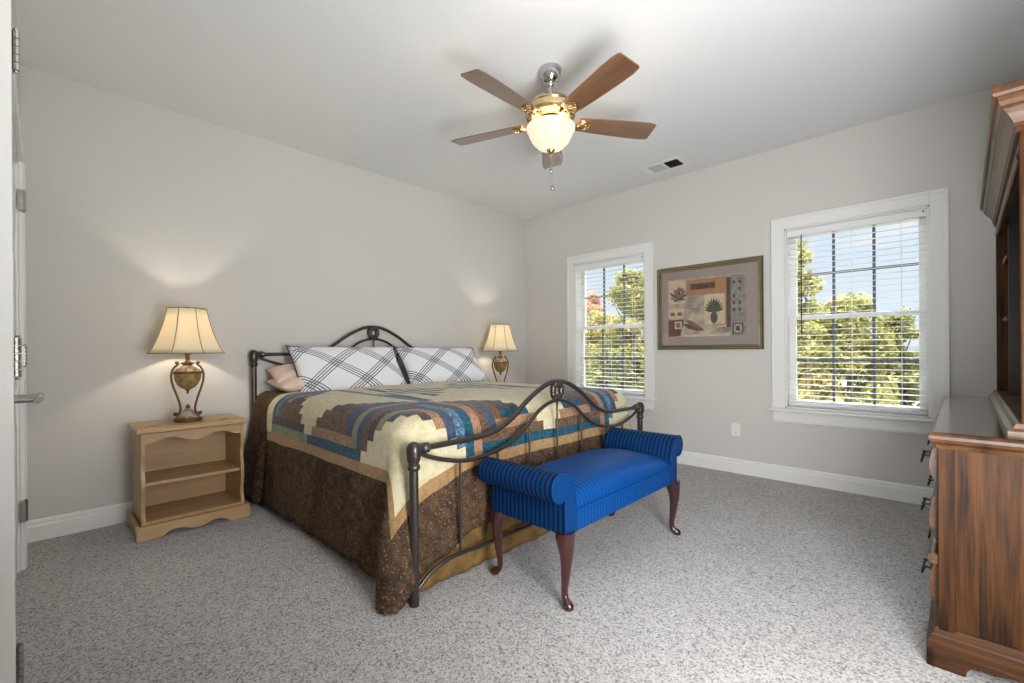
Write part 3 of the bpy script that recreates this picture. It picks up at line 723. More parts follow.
# ------------------------------------------------------------------ bed
BY = -2.13; HX, FX = .07, 2.175; PW = .985
bed = thing('iron_bed', 'dark bronze iron bed frame with arched headboard and footboard', 'bed', (1.12, BY, 0))
OUT = [(0, .903), (.05, .900), (.1, .889), (.19, .851), (.28, .800), (.36, .744), (.46, .694), (.54, .674), (.62, .667), (.75, .664), (.985, .664)]
INN = [(0, .794), (.05, .790), (.09, .780), (.165, .748), (.23, .701), (.31, .648), (.39, .609), (.47, .585), (.54, .574), (.62, .565), (.72, .570), (.80, .587), (.87, .608), (.93, .632), (.975, .655)]
LOW = [(0, .135), (.6, .135), (.72, .140), (.80, .138), (.86, .125), (.91, .105), (.95, .078), (.975, .055)]
def bed_end(name, x, dz, low):
    b = MB(); N = 80
    ds = [-PW+2*PW*i/N for i in range(N+1)]
    b.tube([(x, BY+d, cat_interp(OUT, abs(d))+dz) for d in ds], .0135, 10)
    di = [d*.975/PW for d in ds]
    b.tube([(x, BY+d, cat_interp(INN, abs(d))+dz) for d in di], .0105, 10)
    if low: b.tube([(x, BY+d, cat_interp(LOW, abs(d))) for d in di], .0095, 10)
    e = b.build(name, M_iron, bed, smooth=60)
    for k in range(-3, 4):
        d = k*.244; zt = cat_interp(INN, abs(d))+dz; zb = cat_interp(LOW, abs(d)) if low else .30
        MB().tube([(x, BY+d, zb), (x, BY+d, zt)], .0062, 8).build('spindle', M_iron, e, smooth=60)
    if not low:
        MB().tube([(x, BY-PW, .30), (x, BY+PW, .30)], .012, 10).build('cross_bar', M_iron, e, smooth=60)
    # cast medallion under the crest: a lobed ring with stem
    b = MB(); zc = .848+dz; ring = []
    for i in range(32):
        a = 2*PI*i/32; r_ = .040*(1+.10*math.cos(6*a)); ring.append((x, BY+r_*math.sin(a)*.95, zc+r_*math.cos(a)*1.05))
    b.tube(ring, [(.017, .018)]*32, 10, closed=True)
    for i in range(6):
        a = 2*PI*(i+.5)/6; b.ball((x, BY+.042*math.sin(a), zc+.044*math.cos(a)), (.018, .017, .017), 10)
    b.tube([(x, BY, zc-.045), (x, BY, zc-.085)], [.014, .006], 10); b.tube([(x, BY, zc+.04), (x, BY, zc+.058)], .012, 10)
    b.build('medallion', M_iron, e, smooth=60)
    for sg in (-1, 1):
        y = BY+sg*PW
        b = MB(); b.tube([(x, y, .0), (x, y, .02), (x, y, .60+dz)], .0195, 14); e2 = b.build('post', M_iron, bed, smooth=40)
        b = MB()   # cast corner fitting
        b.lathe([(.020, .575+dz), (.027, .582+dz), (.027, .597+dz), (.022, .602+dz), (.024, .612+dz), (.029, .622+dz), (.029, .640+dz), (.031, .655+dz), (.030, .675+dz), (.022, .690+dz), (.010, .697+dz)], (x, y), 18)
        yi = y-sg*.02
        b.tube([(x, yi, .664+dz), (x, yi-sg*.018, .664+dz), (x, yi-sg*.024, .664+dz), (x, yi-sg*.030, .664+dz), (x, yi-sg*.052, .664+dz), (x, yi-sg*.056, .664+dz), (x, yi-sg*.062, .664+dz)], [.024, .024, .019, .023, .023, .018, .015], 14)
        b.ball((x, y, .664+dz), .028, 14)
        b.build('corner_casting', M_iron, e2, smooth=50)
    return e
bed_end('footboard', FX, 0, True)
bed_end('headboard', HX, .405, False)
for sg in (-1, 1):
    b = MB(); y = BY+sg*.92
    b.box(HX+.01, FX-.085, y-.018, y+.018, .232, .262)
    b.build('side_rail', M_iron, bed)
for x in (.55, 1.15, 1.75):
    MB().box(x-.03, x+.03, BY-.92, BY+.92, .236, .262).build('cross_slat', M_iron, bed)
    MB().tube([(x, BY, 0), (x, BY, .236)], .016, 10).build('support_leg', M_iron, bed, smooth=40)

o = MB().box(.12, 2.075, BY-.925, BY+.925, .263, .47).build('box_spring', M_tick, loc=(1.1, BY, .263), bevel=.03, seg=3); tag(o, 'white ticking box spring hidden under the quilt inside the iron bed frame', 'box spring')
o = MB().box(.12, 2.075, BY-.945, BY+.945, .471, .765).build('mattress', M_tick, loc=(1.1, BY, .471), bevel=.09, seg=5); tag(o, 'white king mattress covered by the patchwork quilt', 'mattress')

# bed skirt: three gathered panels hanging to the carpet
def skirt_panel(p0, p1, nrm, wave, flare0, flare1):
    L = (Vector(p1)-Vector(p0)).length; d = (Vector(p1)-Vector(p0)).normalized(); n_ = Vector(nrm)
    def fn(u, v):
        s = u*L; z = .255-.249*v
        w = .006*math.sin(s*24)+.004*math.sin(s*61+1)
        fl = flare0*max(0, 1-s/.25)**2+flare1*max(0, 1-(L-s)/.25)**2
        q = Vector(p0)+d*s+n_*(w*(.4+.6*v)+fl*v+.012*v); return (q.x, q.y, z)
    return fn
b = MB(); y0, y1, xe = BY-.975, BY+.975, 2.098
b.grid(150, 10, skirt_panel((.15, y0, 0), (xe, y0, 0), (0, -1, 0), 1, 0, .06), flip=True)
b.grid(150, 10, skirt_panel((xe, y0, 0), (xe, y1, 0), (1, 0, 0), 1, .0, .0), flip=True)
b.grid(150, 10, skirt_panel((xe, y1, 0), (.15, y1, 0), (0, 1, 0), 1, .05, 0), flip=True)
# flared corner gusset joining side and foot panels
def gus(u, v):
    a = u*PI/2; r_ = .075*v; z = .255-.249*v
    return (xe+r_*math.sin(a)*.25, y0-.012*v-r_*math.cos(a), z)
b.grid(10, 10, gus, flip=True)
o = b.build('bed_skirt', M_skirt, loc=(1.12, BY, .006), smooth=60); md = o.modifiers.new('solid', 'SOLIDIFY'); md.thickness = .003
tag(o, 'golden brown bed skirt hanging below the quilt to the carpet', 'bed skirt')

# ---- quilt
CELL = .054; NB = 11
R_, TOP = .13, .792
HWF = 1.000-R_; SF = 2.125-R_          # half width of the flat top, x of the flat end
PH = 22*CELL                            # half width of the pieced area
SE = SF+.30                             # pieced area ends here (unfolded x)
NSB = 33
S0P = SE-NSB*CELL                       # pieced area starts
HB, SB, FB = 8, 7.5, 5.5                # border depths in cells: head, sides, foot
def Hh(d): return R_*math.sin(d/R_) if d < R_*PI/2 else R_+.055*min((d-R_*PI/2)/.6, 1.2)
def Vv(d): return R_*(1-math.cos(d/R_)) if d < R_*PI/2 else R_+(d-R_*PI/2)
XFOLD = S0P-2*CELL
def drape(s, tt):
    sg = 1 if tt >= 0 else -1; a = abs(tt)-HWF; bb = s-SF
    puff = .004*math.sin(s*PI/(CELL*5.5))*math.sin(tt*PI/(CELL*5.5))
    if a <= 0 and bb <= 0:
        z = TOP+.012*(1-(tt/HWF)**2)+puff; x, y = s, tt
        e = smoothstep((s-(.12))/.1); z -= .02*(1-e)
    elif bb <= 0:
        hang = smoothstep((a-.2)/.5); w = hang*(.012*math.sin(s*8+1.2)+.007*math.sin(s*19))
        hf = smoothstep((XFOLD-s)/.06)                      # head flap sits proud with a fold behind it
        crease = hang*.05*math.exp(-((s-XFOLD)/.022)**2)
        x = s-.03*hang*hf; y = sg*(HWF+Hh(a)+w+hang*.03*hf-crease); z = TOP-Vv(a)+puff
        z -= .055*hang*smoothstep((1.1-s)/.9)
    elif a <= 0:
        hang = smoothstep((bb-.2)/.3)
        dip = .07*smoothstep((abs(tt)-.58)/.34)*min(bb/.3, 1.25)
        x = SF+Hh(bb)*.92+hang*(.006*math.sin(tt*13)+.004*math.sin(tt*31)); y = tt; z = TOP-Vv(bb)+puff-dip*smoothstep(bb/.3)
        x += .0*dip
    else:
        rho = math.hypot(a, bb); ph = math.atan2(bb, a)
        hang = smoothstep((rho-.18)/.45)
        fold = .19*hang*math.sin(2*ph)**1.0
        psi = math.radians(22)
        flap = .035*hang*math.sin(4*ph)
        w0 = hang*(.012*math.sin(SF*8+1.2)+.007*math.sin(SF*19))*math.cos(ph)
        x = SF+Hh(rho)*math.sin(ph)*(.92+.08*math.cos(ph))+fold*math.sin(psi)*.5-flap*.6; y = sg*(HWF+Hh(rho)*math.cos(ph)+fold*math.cos(psi)*.62+w0)
        z = TOP-Vv(rho)+puff
        z -= .07*min(bb/.3, 1.25)*smoothstep(bb/.3)*smoothstep(math.sin(ph)*1.02-.02)*(1 if ph > .6 else ph/.6)
    z = max(z, .022+.006*math.sin(s*40)*math.cos(tt*33))
    return Vector((x, BY+y, z))
LIGHT = {(0, 0): (1, 1), (1, 0): (-1, 1), (2, 0): (1, -1), (0, 1): (-1, 1), (1, 1): (1, 1), (2, 1): (-1, 1)}
#            dark side along s (head/foot)         dark side along t      listed from the outer log inwards
DARK = {(0, 0): ((5, 6, 5, 9, 3), (8, 4, 3, 3, 4)), (1, 0): ((8, 5, 5, 3, 3), (7, 9, 3, 3, 4)), (2, 0): ((5, 3, 4, 8, 5), (7, 6, 5, 9, 4)),
        (0, 1): ((5, 0, 6, 0, 3), (6, 0, 0, 5, 0)), (1, 1): ((0, 6, 0, 5, 0), (6, 5, 0, 0, 5)), (2, 1): ((7, 3, 9, 7, 4), (9, 3, 5, 3, 4))}
def fabric_at(si, tj):     # si, tj: centre of a cell in unfolded metres
    i = math.floor((si-S0P)/CELL+1e-6); j = math.floor((tj+PH)/CELL+1e-6)
    jj = j if j < 22 else 43-j
    if i < 0: return 0 if (i >= -2 and jj >= 0) else (1 if i >= -2 and jj >= -1 else 2)
    ii = i
    if ii >= NSB or jj < 0:
        k = max(ii-NSB, -1-jj)
        return 1 if k < 1 else 2
    bs, bt = ii//NB, jj//NB
    ls, lt = LIGHT[(bs, bt)]; p = (ii % NB-5)*ls; q = (jj % NB-5)*lt; r_ = max(abs(p), abs(q))
    if r_ == 0: return 4
    if (p == r_ and q > -r_) or (q == r_ and p > -r_): return 0
    ds, dt = DARK[(bs, bt)]
    if p == -r_ and q != -r_: return ds[5-r_]
    return dt[5-r_] if q == -r_ else ds[5-r_]
SUB = 2; st = CELL/SUB
s0, s1 = S0P-HB*CELL, SE+(1+FB)*CELL; t0, t1 = -PH-(1+SB)*CELL, PH+(1+SB)*CELL
ss = [S0P+k*st for k in range(-int(HB*SUB), int((NSB+1+FB)*SUB)+1)]; ts = [-PH+k*st for k in range(-int((1+SB)*SUB), int((44+1+SB)*SUB)+1)]
b = MB(); ns_, nt_ = len(ss)-1, len(ts)-1
b.grid(ns_, nt_, lambda u, v: drape(ss[round(u*ns_)], ts[round(v*nt_)]), mfn=lambda i, j: fabric_at((ss[i]+ss[i+1])/2, (ts[j]+ts[j+1])/2))
o = b.build('quilt', Q, loc=(1.12, BY, .03), smooth=180)
md = o.modifiers.new('solid', 'SOLIDIFY'); md.thickness = .009; md.offset = -1
tag(o, 'patchwork log cabin quilt in cream, brown, tan and blue spread over the bed', 'quilt')

# ---- pillows
def pillow_mesh(w, h, t, pinch=.06, sag=0, n=26, seed=1):
    rnd = random.Random(seed); ph = [rnd.uniform(0, 6) for _ in range(6)]
    def side(sgn):
        def fn(u, v):
            a, c = 2*u-1, 2*v-1
            px = a*w/2*(1-pinch*(1-c*c)**1.0*abs(a)**3*.0-pinch*.5*(1-abs(c)**2)*abs(a)**2)
            py = c*h/2*(1-pinch*(1-abs(a)**2)*abs(c)**2)
            z = t/2*max(0, (1-abs(a)**3.2))**.62*max(0, (1-abs(c)**3.0))**.62
            z *= 1+.06*math.sin(5*a+ph[0])*math.sin(4*c+ph[1])+.04*math.sin(11*a+ph[2]+3*c)
            return (px, py, sgn*z)
        return fn
    b = MB()
    uvf = lambda u, v: ((u-.5)*w, (v-.5)*h)
    b.grid(n, n, side(1), uvfn=uvf); b.grid(n, n, side(-1), uvfn=uvf, flip=True)
    rim = []
    f = side(1)
    N = n
    for k in range(N): rim.append(f(k/N, 0))
    for k in range(N): rim.append(f(1, k/N))
    for k in range(N): rim.append(f(1-k/N, 1))
    for k in range(N): rim.append(f(0, 1-k/N))
    return b, rim
def put(name, label, cat, centre, width_dir, up_dir, w, h, t, mat, group, pipe=None, seed=1, pinch=.06):
    X_ = Vector(width_dir).normalized(); Yv = Vector(up_dir); Yv = (Yv-X_*Yv.dot(X_)).normalized(); Zn = X_.cross(Yv); C_ = Vector(centre)
    b, rim = pillow_mesh(w, h, t, seed=seed, pinch=pinch); tf = lambda p: C_+X_*p.x+Yv*p.y+Zn*p.z
    b.xf(tf)
    o = b.build(name, mat, loc=centre, smooth=180); md = o.modifiers.new('weld', 'WELD'); md.merge_threshold = .0006
    tag(o, label, cat, group)
    if pipe:
        MB().tube([tf(Vector(p)) for p in rim], .0042, 6, closed=True).build('piping', pipe, o, smooth=180)
    return o
G = 'plaid pillow shams against the headboard'
put('pillow_sham', 'white plaid pillow sham on the near half of the bed, left of the other', 'pillow', (.345, -2.478, .948), (.03, 1, 0), (-.62, 0, .80), .91, .465, .17, M_plaid, G, M_shampipe, 3, .11)
put('pillow_sham', 'white plaid pillow sham on the far half of the bed, nearer the corner lamp', 'pillow', (.335, -1.535, .944), (.05, 1, -.01), (-.66, 0, .78), .91, .465, .17, M_plaid, G, M_shampipe, 5, .11)
G = 'blush sleeping pillows behind the near sham'
put('bed_pillow', 'blush pink pillow lying flat, lower of two behind the left sham', 'pillow', (.265, -2.665, .848), (0, 1, 0), (-1, 0, .08), .76, .38, .16, M_pink, G, None, 8, .03)
put('bed_pillow', 'blush pink pillow, upper of two stacked behind the left sham', 'pillow', (.205, -2.655, .910), (.03, 1, 0), (-1, 0, .32), .76, .30, .15, M_pink, G, None, 9, .03)

# ------------------------------------------------------------------ bench
bx0, bx1, byL, byR = 2.215, 2.658, -2.668, -1.652; bc = (2.437, -2.16, 0)
bench = thing('upholstered_bench', 'blue striped rolled-arm bench on dark cabriole legs at the foot of the bed', 'bench', bc)
MB().box(bx0, bx1+.004, byL+.045, byR-.045, .306, .392).build('seat_rail', M_blue_y, bench, bevel=.008)
def cush(u, v):
    y = byL+.05+(byR-byL-.10)*v; p = v*2-1
    # profile from front bottom up over the crown to the back bottom
    th = PI*u; cx = (bx0+bx1)/2+.002; hx = (bx1-bx0)/2
    c_, s_ = math.cos(th), math.sin(th)
    x = cx+hx*math.copysign(abs(c_)**.55, c_); crown = .112*(1-.36*abs(p)**3.0)
    z = .392+crown*abs(s_)**.75
    return (x, y, z)
b = MB(); b.grid(40, 40, cush, flip=True); b.build('seat_cushion', M_blue_y, bench, smooth=60)
b = MB(); b.tube([(bx1+.006, byL+.05, .396), (bx1+.006, byR-.05, .396)], .0055, 8); b.tube([(bx1+.002, byL+.04, .310), (bx1+.002, byR-.04, .310)], .004, 8); b.build('welt', M_blue_y, bench, smooth=60)
def arm_poly(sg):
    y0 = byL if sg < 0 else byR        # centre of the upright
    c_ = Vector((y0+sg*.058, .512)); r_ = .061
    P = [(y0-sg*.050, .306), (y0-sg*.050, .40), (y0-sg*.044, .46), (y0-sg*.026, .51), (y0+sg*.000, .550)]
    for k in range(13):
        a = math.radians(118-k*21); P.append((c_.x+sg*r_*math.cos(a), c_.y+r_*math.sin(a)))
    P = P[:-1]
    P += [(y0+sg*.028, .452), (y0+sg*.030, .437), (y0+sg*.030, .306)]
    return P
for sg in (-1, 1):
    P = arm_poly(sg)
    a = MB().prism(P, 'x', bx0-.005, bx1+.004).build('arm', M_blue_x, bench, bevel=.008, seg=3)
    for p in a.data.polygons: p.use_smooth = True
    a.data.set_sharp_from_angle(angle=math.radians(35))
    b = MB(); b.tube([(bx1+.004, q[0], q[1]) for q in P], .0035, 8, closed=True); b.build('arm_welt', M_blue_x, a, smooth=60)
for sx in (-1, 1):
    for sy in (-1, 1):
        X = bx1-.012 if sx > 0 else bx0+.03; Y = byL if sy < 0 else byR
        Y += sy*.0
        Y += sy*.012; dx, dy = sx*1.0, sy*.35
        path = [(0, .315), (.001, .290), (.003, .270), (.006, .240), (.007, .210), (.005, .175), (.001, .125), (-.004, .08), (-.005, .05), (0, .030), (.011, .018), (.018, .010), (.019, .0)]
        rad = [.042, .0415, .038, .0325, .0275, .0235, .0195, .0155, .0145, .0165, .0215, .0235, .020]
        if sx < 0: rad = [r_*.92 for r_ in rad]
        MB().tube([(X+dx*q[0]*1.25, Y+dy*q[0]*1.25, q[1]) for q in path], rad, 16, up=(1, 0, 0)).build('leg', M_mahog, bench, smooth=60)

# ------------------------------------------------------------------ dresser (turned a little off the wall)
DL, DP = 1.68, .48; RZ = -math.radians(1.23); DLOC = (3.767, -2.135, 0)
dr = thing('dresser', 'dark oak dresser along the right wall with glossy top', 'dresser', DLOC, RZ)
L = dict(local=True)
b = MB(); b.box(.022, DP-.02, .045, DL-.045, .125, .752)
b.build('carcass', M_oak_side, dr, **L)
for yy in (.034, DL-.034):   # corner stiles and end rails around the end panels
    y0, y1 = (yy, .047) if yy < 1 else (DL-.047, yy)
    for xa, xb in ((.020, .062), (DP-.062, DP-.018)): MB().box(xa, xb, y0, y1, .125, .752).build('end_stile', M_oak_side, dr, bevel=.003, **L)
b = MB(); b.loft_rect([(.020, DP-.018, .032, DL-.032, .742), (.014, DP-.014, .026, DL-.026, .756), (.010, DP-.01, .016, DL-.016, .762), (.002, DP, .004, DL-.004, .768), (0, DP, 0, DL, .778), (0, DP, 0, DL, .788), (.004, DP, .004, DL-.004, .795), (.012, DP, .012, DL-.012, .800)])
b.m[-1] = 1; b.build('top', [M_oak_len, M_oak_top], dr, **L)
# stepped base moulding on a bracket plinth
b = MB(); b.loft_rect([(-.010, DP-.012, .022, DL-.022, .062), (-.010, DP-.012, .022, DL-.022, .086), (.000, DP-.012, .028, DL-.028, .092), (.000, DP-.012, .028, DL-.028, .106), (.008, DP-.014, .032, DL-.032, .112), (.010, DP-.014, .034, DL-.034, .128), (.018, DP-.014, .040, DL-.040, .136)])
b.build('base_moulding', M_oak_x, dr, **L)
b = MB()
for y0, y1 in ((.022, .044), (DL-.044, DL-.022)):
    b.prism([(-.010, 0), (.085, 0), (.088, .02), (.098, .034), (.12, .040), (.15, .036), (.19, .046), (.26, .046), (.30, .036), (.335, .040), (.355, .034), (.365, .02), (.368, 0), (DP-.012, 0), (DP-.012, .064), (-.010, .064)], 'y', y0, y1)
b.prism([(.022, 0), (.15, 0), (.17, .03), (.22, .042), (DL-.22, .042), (DL-.17, .03), (DL-.15, 0), (DL-.022, 0), (DL-.022, .064), (.022, .064)], 'x', -.010, .012)
b.build('bracket_plinth', M_oak_x, dr, bevel=.003, **L)
b = MB(); b.tube([(.010, .040, .362), (.010, DL-.040, .362)], .018, 12); b.build('waist_moulding', M_oak_len, dr, smooth=50, **L)
rows = ((.610, .738), (.412, .572), (.178, .338)); ncol = 2; wcol = (DL-.12)/ncol
for z0, z1 in rows:
    for c in range(ncol):
        y0 = .06+c*wcol+.008; y1 = .06+(c+1)*wcol-.008
        zc = (z0+z1)/2
        prof = [(.024, z0), (.016, z0), (.008, z0+.02), (.000, z0+.045), (-.003, zc), (.000, z1-.045), (.004, z1-.015), (.012, z1), (.024, z1)]
        d = MB().prism(prof, 'y', y0, y1).build('drawer', M_oak_len, dr, smooth=40, **L)
        for q in (.22, .78):
            yc = y0+(y1-y0)*q; b = MB()
            b.prism([(yc-.055, zc+.012), (yc-.03, zc+.028), (yc, zc+.022), (yc+.03, zc+.028), (yc+.055, zc+.012), (yc+.03, zc-.004), (yc, zc-.014), (yc-.03, zc-.004)], 'x', -.0055, -.002)
            for e in (-.035, .035): b.tube([(-.003, yc+e, zc+.012), (-.022, yc+e, zc+.012)], .0045, 8); b.ball((-.023, yc+e, zc+.012), .0065, 8)
            b.tube([(-.022, yc-.035, zc+.012), (-.027, yc-.033, zc-.006), (-.030, yc-.018, zc-.018), (-.031, yc, zc-.021), (-.030, yc+.018, zc-.018), (-.027, yc+.033, zc-.006), (-.022, yc+.035, zc+.012)], .004, 8)
            tag(b.build('handle', M_pewter, d, smooth=50, **L), 'dark pewter bail pull')

# ------------------------------------------------------------------ hutch standing on the dresser
hu = thing('hutch', 'tall dark oak hutch with crown moulding standing on the dresser top', 'hutch', (DLOC[0], DLOC[1], .8005), RZ)
Zb = .8005
def HB_(mb, nm, mt, **kw): mb.xf(lambda p: p-Vector((0, 0, Zb))); return mb.build(nm, mt, hu, local=True, **kw)
hx0, hx1, hy0, hy1, hz = .212, .445, .055, 1.60, 1.77
for y0, y1 in ((hy0, hy0+.024), (hy1-.024, hy1)):
    HB_(MB().box(hx0, hx1, y0, y1, Zb+.045, hz), 'side_panel', M_oak_side, bevel=.003)
for yy in (hy0+.34, hy1-.34): HB_(MB().box(hx0+.03, hx1-.012, yy-.011, yy+.011, Zb+.045, hz-.002), 'divider', M_oak_dark, bevel=.002)
HB_(MB().box(hx1-.012, hx1, hy0+.024, hy1-.024, Zb+.02, hz), 'back_panel', M_oak_dark)
b = MB(); b.loft_rect([(hx0-.030, hx1, hy0-.012, hy1+.012, Zb), (hx0-.030, hx1, hy0-.012, hy1+.012, Zb+.018), (hx0-.018, hx1, hy0-.006, hy1+.006, Zb+.028), (hx0-.012, hx1, hy0-.004, hy1+.004, Zb+.042), (hx0-.004, hx1, hy0, hy1, Zb+.046)])
HB_(b, 'base_moulding', M_oak_len)
for z in (1.235, 1.545):
    for y0, y1 in ((hy0+.024, hy0+.329), (hy1-.329, hy1-.024)):
        b = MB(); b.box(hx0+.032, hx1-.012, y0, y1, z-.009, z+.009); b.tube([(hx0+.032, y0, z), (hx0+.032, y1, z)], .0105, 12)
        HB_(b, 'shelf', M_oak_len, smooth=50)
b = MB(); b.box(hx0+.002, hx0+.022, hy0+.024, hy1-.024, 1.70, hz); b.tube([(hx0+.004, hy0+.024, 1.702), (hx0+.004, hy1-.024, 1.702)], .009, 10); HB_(b, 'frieze', M_oak_len, smooth=50)
b = MB(); prof = [(0, 1.757), (.008, 1.757), (.008, 1.772), (.013, 1.774), (.013, 1.786), (.018, 1.800), (.026, 1.815), (.037, 1.829), (.037, 1.836), (.042, 1.838), (.046, 1.852), (.048, 1.866), (.056, 1.867), (.060, 1.876), (.060, 1.894), (.054, 1.902)]
b.loft_rect([(hx0-o_, hx1, hy0-o_, hy1+o_, z) for o_, z in prof]); HB_(b, 'crown_moulding', M_oak_len)
b = MB(); b.lathe([(.003, 1.672), (.010, 1.680), (.014, 1.692), (.010, 1.704), (.006, 1.712)], (hx0+.006, hy0+.034), 14); HB_(b, 'knob', M_pewter, smooth=60)

# ------------------------------------------------------------------ outdoors
GZ = -2.6
m = NT('autumn_lawn'); v = m.coord(); m.col(m.ramp(m.noise(v, 2.5, 4), [(.35, S(96, 104, 52)), (.65, S(150, 140, 82))])); m.set(Roughness=1.0); M_lawn = m.mat
struct('ground', MB().box(-40, 40, .5, 60, GZ-.1, GZ), M_lawn)
M_bark = wood('bark', S(96, 78, 60), S(56, 44, 36), 'z', 6, .9)
def leafmat(name, cols, sc=2.2):
    m = NT(name); v = m.coord(); n = m.noise(v, sc, 4, .7); n2 = m.noise(v, 14, 1)
    f = m.math('ADD', m.math('MULTIPLY', n, .6), m.math('MULTIPLY', n2, .4))
    c = m.ramp(f, [(.34, cols[0]), (.48, cols[1]), (.62, cols[2])])
    d = m.n('ShaderNodeBsdfDiffuse'); t = m.n('ShaderNodeBsdfTranslucent'); x = m.n('ShaderNodeMixShader'); x.inputs[0].default_value = .35
    m.l(c, d.inputs[0]); m.l(c, t.inputs[0]); m.l(d.outputs[0], x.inputs[1]); m.l(t.outputs[0], x.inputs[2]); m.l(x.outputs[0], m.out.inputs[0]); return m.mat
LM = {'yg': leafmat('yellow_green_leaves', (S(58, 66, 34), S(134, 130, 70), S(190, 178, 112))), 'g': leafmat('olive_leaves', (S(56, 64, 38), S(112, 112, 66), S(168, 160, 104))),
      'o': leafmat('orange_leaves', (S(150, 106, 84), S(196, 148, 116), S(214, 178, 146))), 'y': leafmat('gold_leaves', (S(84, 80, 44), S(150, 138, 80), S(200, 184, 122)))}
def tree(name, label, x, y, w, ztop, zlow, kind, n, seed, lean=0, cat='tree', leaf_s=.060):
    n = int(n*2.6)
    rnd = random.Random(seed)
    t = thing(name, label, cat, (x, y, GZ), group=None)
    h = ztop-zlow
    b = MB(); b.tube([(x, y, GZ), (x, y, zlow+.2*h), (x+lean*.5, y, zlow+.55*h), (x+lean, y, zlow+.85*h)], [.13, .10, .06, .02], 8)
    for k in range(7):
        a = rnd.uniform(0, 2*PI); zz = zlow+h*rnd.uniform(.1, .6); r_ = w*.5
        b.tube([(x, y, zz), (x+r_*.5*math.cos(a), y+r_*.5*math.sin(a), zz+.15*h), (x+r_*math.cos(a), y+r_*math.sin(a), zz+.25*h)], [.045, .03, .01], 6)
    b.build('trunk', M_bark, t, smooth=60)
    # clumps of leaves inside an egg-shaped crown
    cl = []
    for k in range(110):
        f = rnd.random(); zz = zlow+h*f*.93
        prof = math.sin(PI*min(1, .12+f*.80))**.7*(1 if f < .55 else 1-.35*(f-.55)/.45)
        a = rnd.uniform(0, 2*PI); r_ = w*prof*math.sqrt(rnd.random())*.88
        cl.append((x+lean*f+r_*math.cos(a), y+r_*math.sin(a), zz, w*rnd.uniform(.20, .36)))
    b = MB()
    for k in range(n):
        cx_, cy_, cz_, cr_ = cl[rnd.randrange(len(cl))]
        d = Vector((rnd.gauss(0, 1), rnd.gauss(0, 1), rnd.gauss(0, 1))).normalized()*cr_*(rnd.random()**.4)
        p = Vector((cx_, cy_, cz_))+Vector((d.x, d.y, d.z*.8))
        if p.z > ztop: continue
        nrm = Vector((rnd.gauss(0, 1), rnd.gauss(0, 1), rnd.gauss(.4, 1))).normalized(); u = nrm.orthogonal().normalized(); v_ = nrm.cross(u)
        s_ = leaf_s*rnd.uniform(.6, 1.25); ang = rnd.uniform(0, PI); uu = u*math.cos(ang)+v_*math.sin(ang); vv = nrm.cross(uu)
        k0 = len(b.v); b.v += [tuple(p-uu*s_), tuple(p+vv*s_*.55), tuple(p+uu*s_), tuple(p-vv*s_*.55)]; b.quad(k0, k0+1, k0+2, k0+3)
    b.build('foliage', LM[kind], t)
    return t
G_ = None
tree('broadleaf_tree', 'tall yellow green tree seen through the left window, at its right side', -3.5, 9.0, 1.15, 3.9, -1.6, 'yg', 9000, 1)
tree('maple_tree', 'small orange autumn tree seen at the left edge of the left window', -6.35, 11.0, .52, 3.5, 1.2, 'o', 2200, 2)
tree('gold_shrub', 'low golden shrub tree below the orange tree in the left window', -5.1, 9.6, 1.25, 2.75, -1.8, 'y', 7000, 3)
tree('hedge_tree', 'olive hedge tree filling the lower middle of the left window', -3.3, 7.2, 1.05, 1.15, -1.9, 'g', 7000, 4)
tree('hedge_tree', 'olive hedge tree at the lower left of the left window', -4.7, 7.6, 1.0, .95, -1.9, 'g', 6000, 5)
tree('hedge_tree', 'olive hedge tree between the views of the two windows', -1.7, 8.2, 1.2, 1.6, -1.9, 'g', 6000, 6)
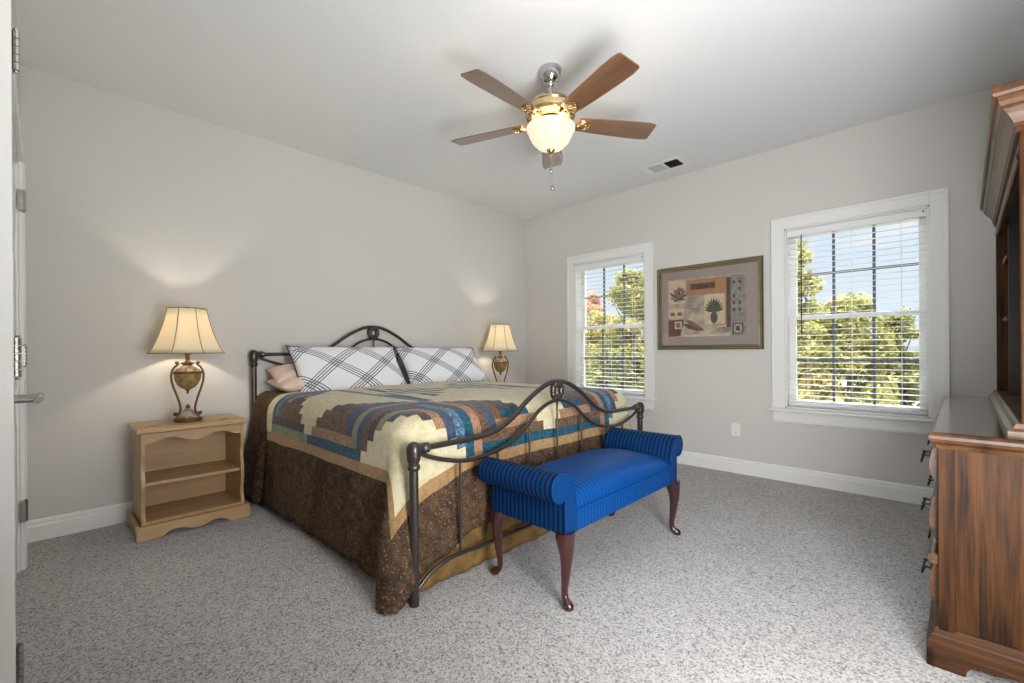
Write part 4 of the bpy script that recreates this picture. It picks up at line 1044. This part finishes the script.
tree('conifer_tree', 'tall slim yellow green tree at the left of the right window', 1.2, 7.4, .95, 3.85, -1.9, 'yg', 8500, 7)
tree('round_tree', 'round yellow green tree in the middle of the right window', 2.15, 9.2, 1.05, 2.45, -1.8, 'yg', 8000, 8)
tree('olive_tree', 'olive tree at the right side of the right window', 2.95, 10.2, .75, 2.15, -1.8, 'g', 6500, 9)
tree('hedge_tree', 'low gold green hedge tree at the bottom of the right window', 1.9, 7.0, .75, .55, -1.9, 'y', 5500, 10)
tree('backdrop_tree', 'gold tree standing farther back behind the round tree', .4, 12.0, 1.6, 1.9, -2.0, 'y', 6000, 11)
tree('backdrop_tree', 'distant gold tree far behind the left window trees', -8.2, 13.0, 1.9, 2.6, -1.8, 'y', 6000, 12)
tree('backdrop_tree', 'distant olive tree far behind the hedge', -3.0, 14.0, 2.2, 2.4, -1.8, 'g', 6000, 13)
for k, (x, y, zt, lab) in enumerate(((2.05, 5.9, -.22, 'left'), (2.42, 6.0, -.26, 'middle'), (2.8, 6.2, -.3, 'right'))):
    tree('round_bush', 'small round green bush low in the right window, %s of three' % {'left': 'leftmost', 'middle': 'middle one', 'right': 'rightmost'}[lab], x, y, .24, zt, -1.3, 'g', 900, 20+k, cat='bush', leaf_s=.05)
M_sid = paint('pink_beige_siding', S(226, 200, 188), .8, .1, 30); M_roof = paint('grey_shingle', S(130, 122, 118), .9, .2, 20)
t = thing('neighbour_house', 'pale pink neighbouring house at the lower right of the right window', 'house', (5.2, 17.0, GZ))
b = MB(); b.prism([(2.9, GZ), (7.5, GZ), (7.5, .3), (5.2, 1.9), (2.9, .3)], 'y', 15.5, 19.0); b.build('walls', M_sid, t)
b = MB(); b.prism([(2.6, .12), (5.2, 1.95), (7.8, .12), (7.8, .25), (5.2, 2.1), (2.6, .25)], 'y', 15.2, 19.3); b.build('roof', M_roof, t)
b = MB(); b.box(3.6, 4.4, 15.44, 15.52, -1.4, -.3); w_ = b.build('window', M_trim, t); MB().box(3.68, 4.32, 15.42, 15.46, -1.32, -.38).build('pane', M_dark, w_)
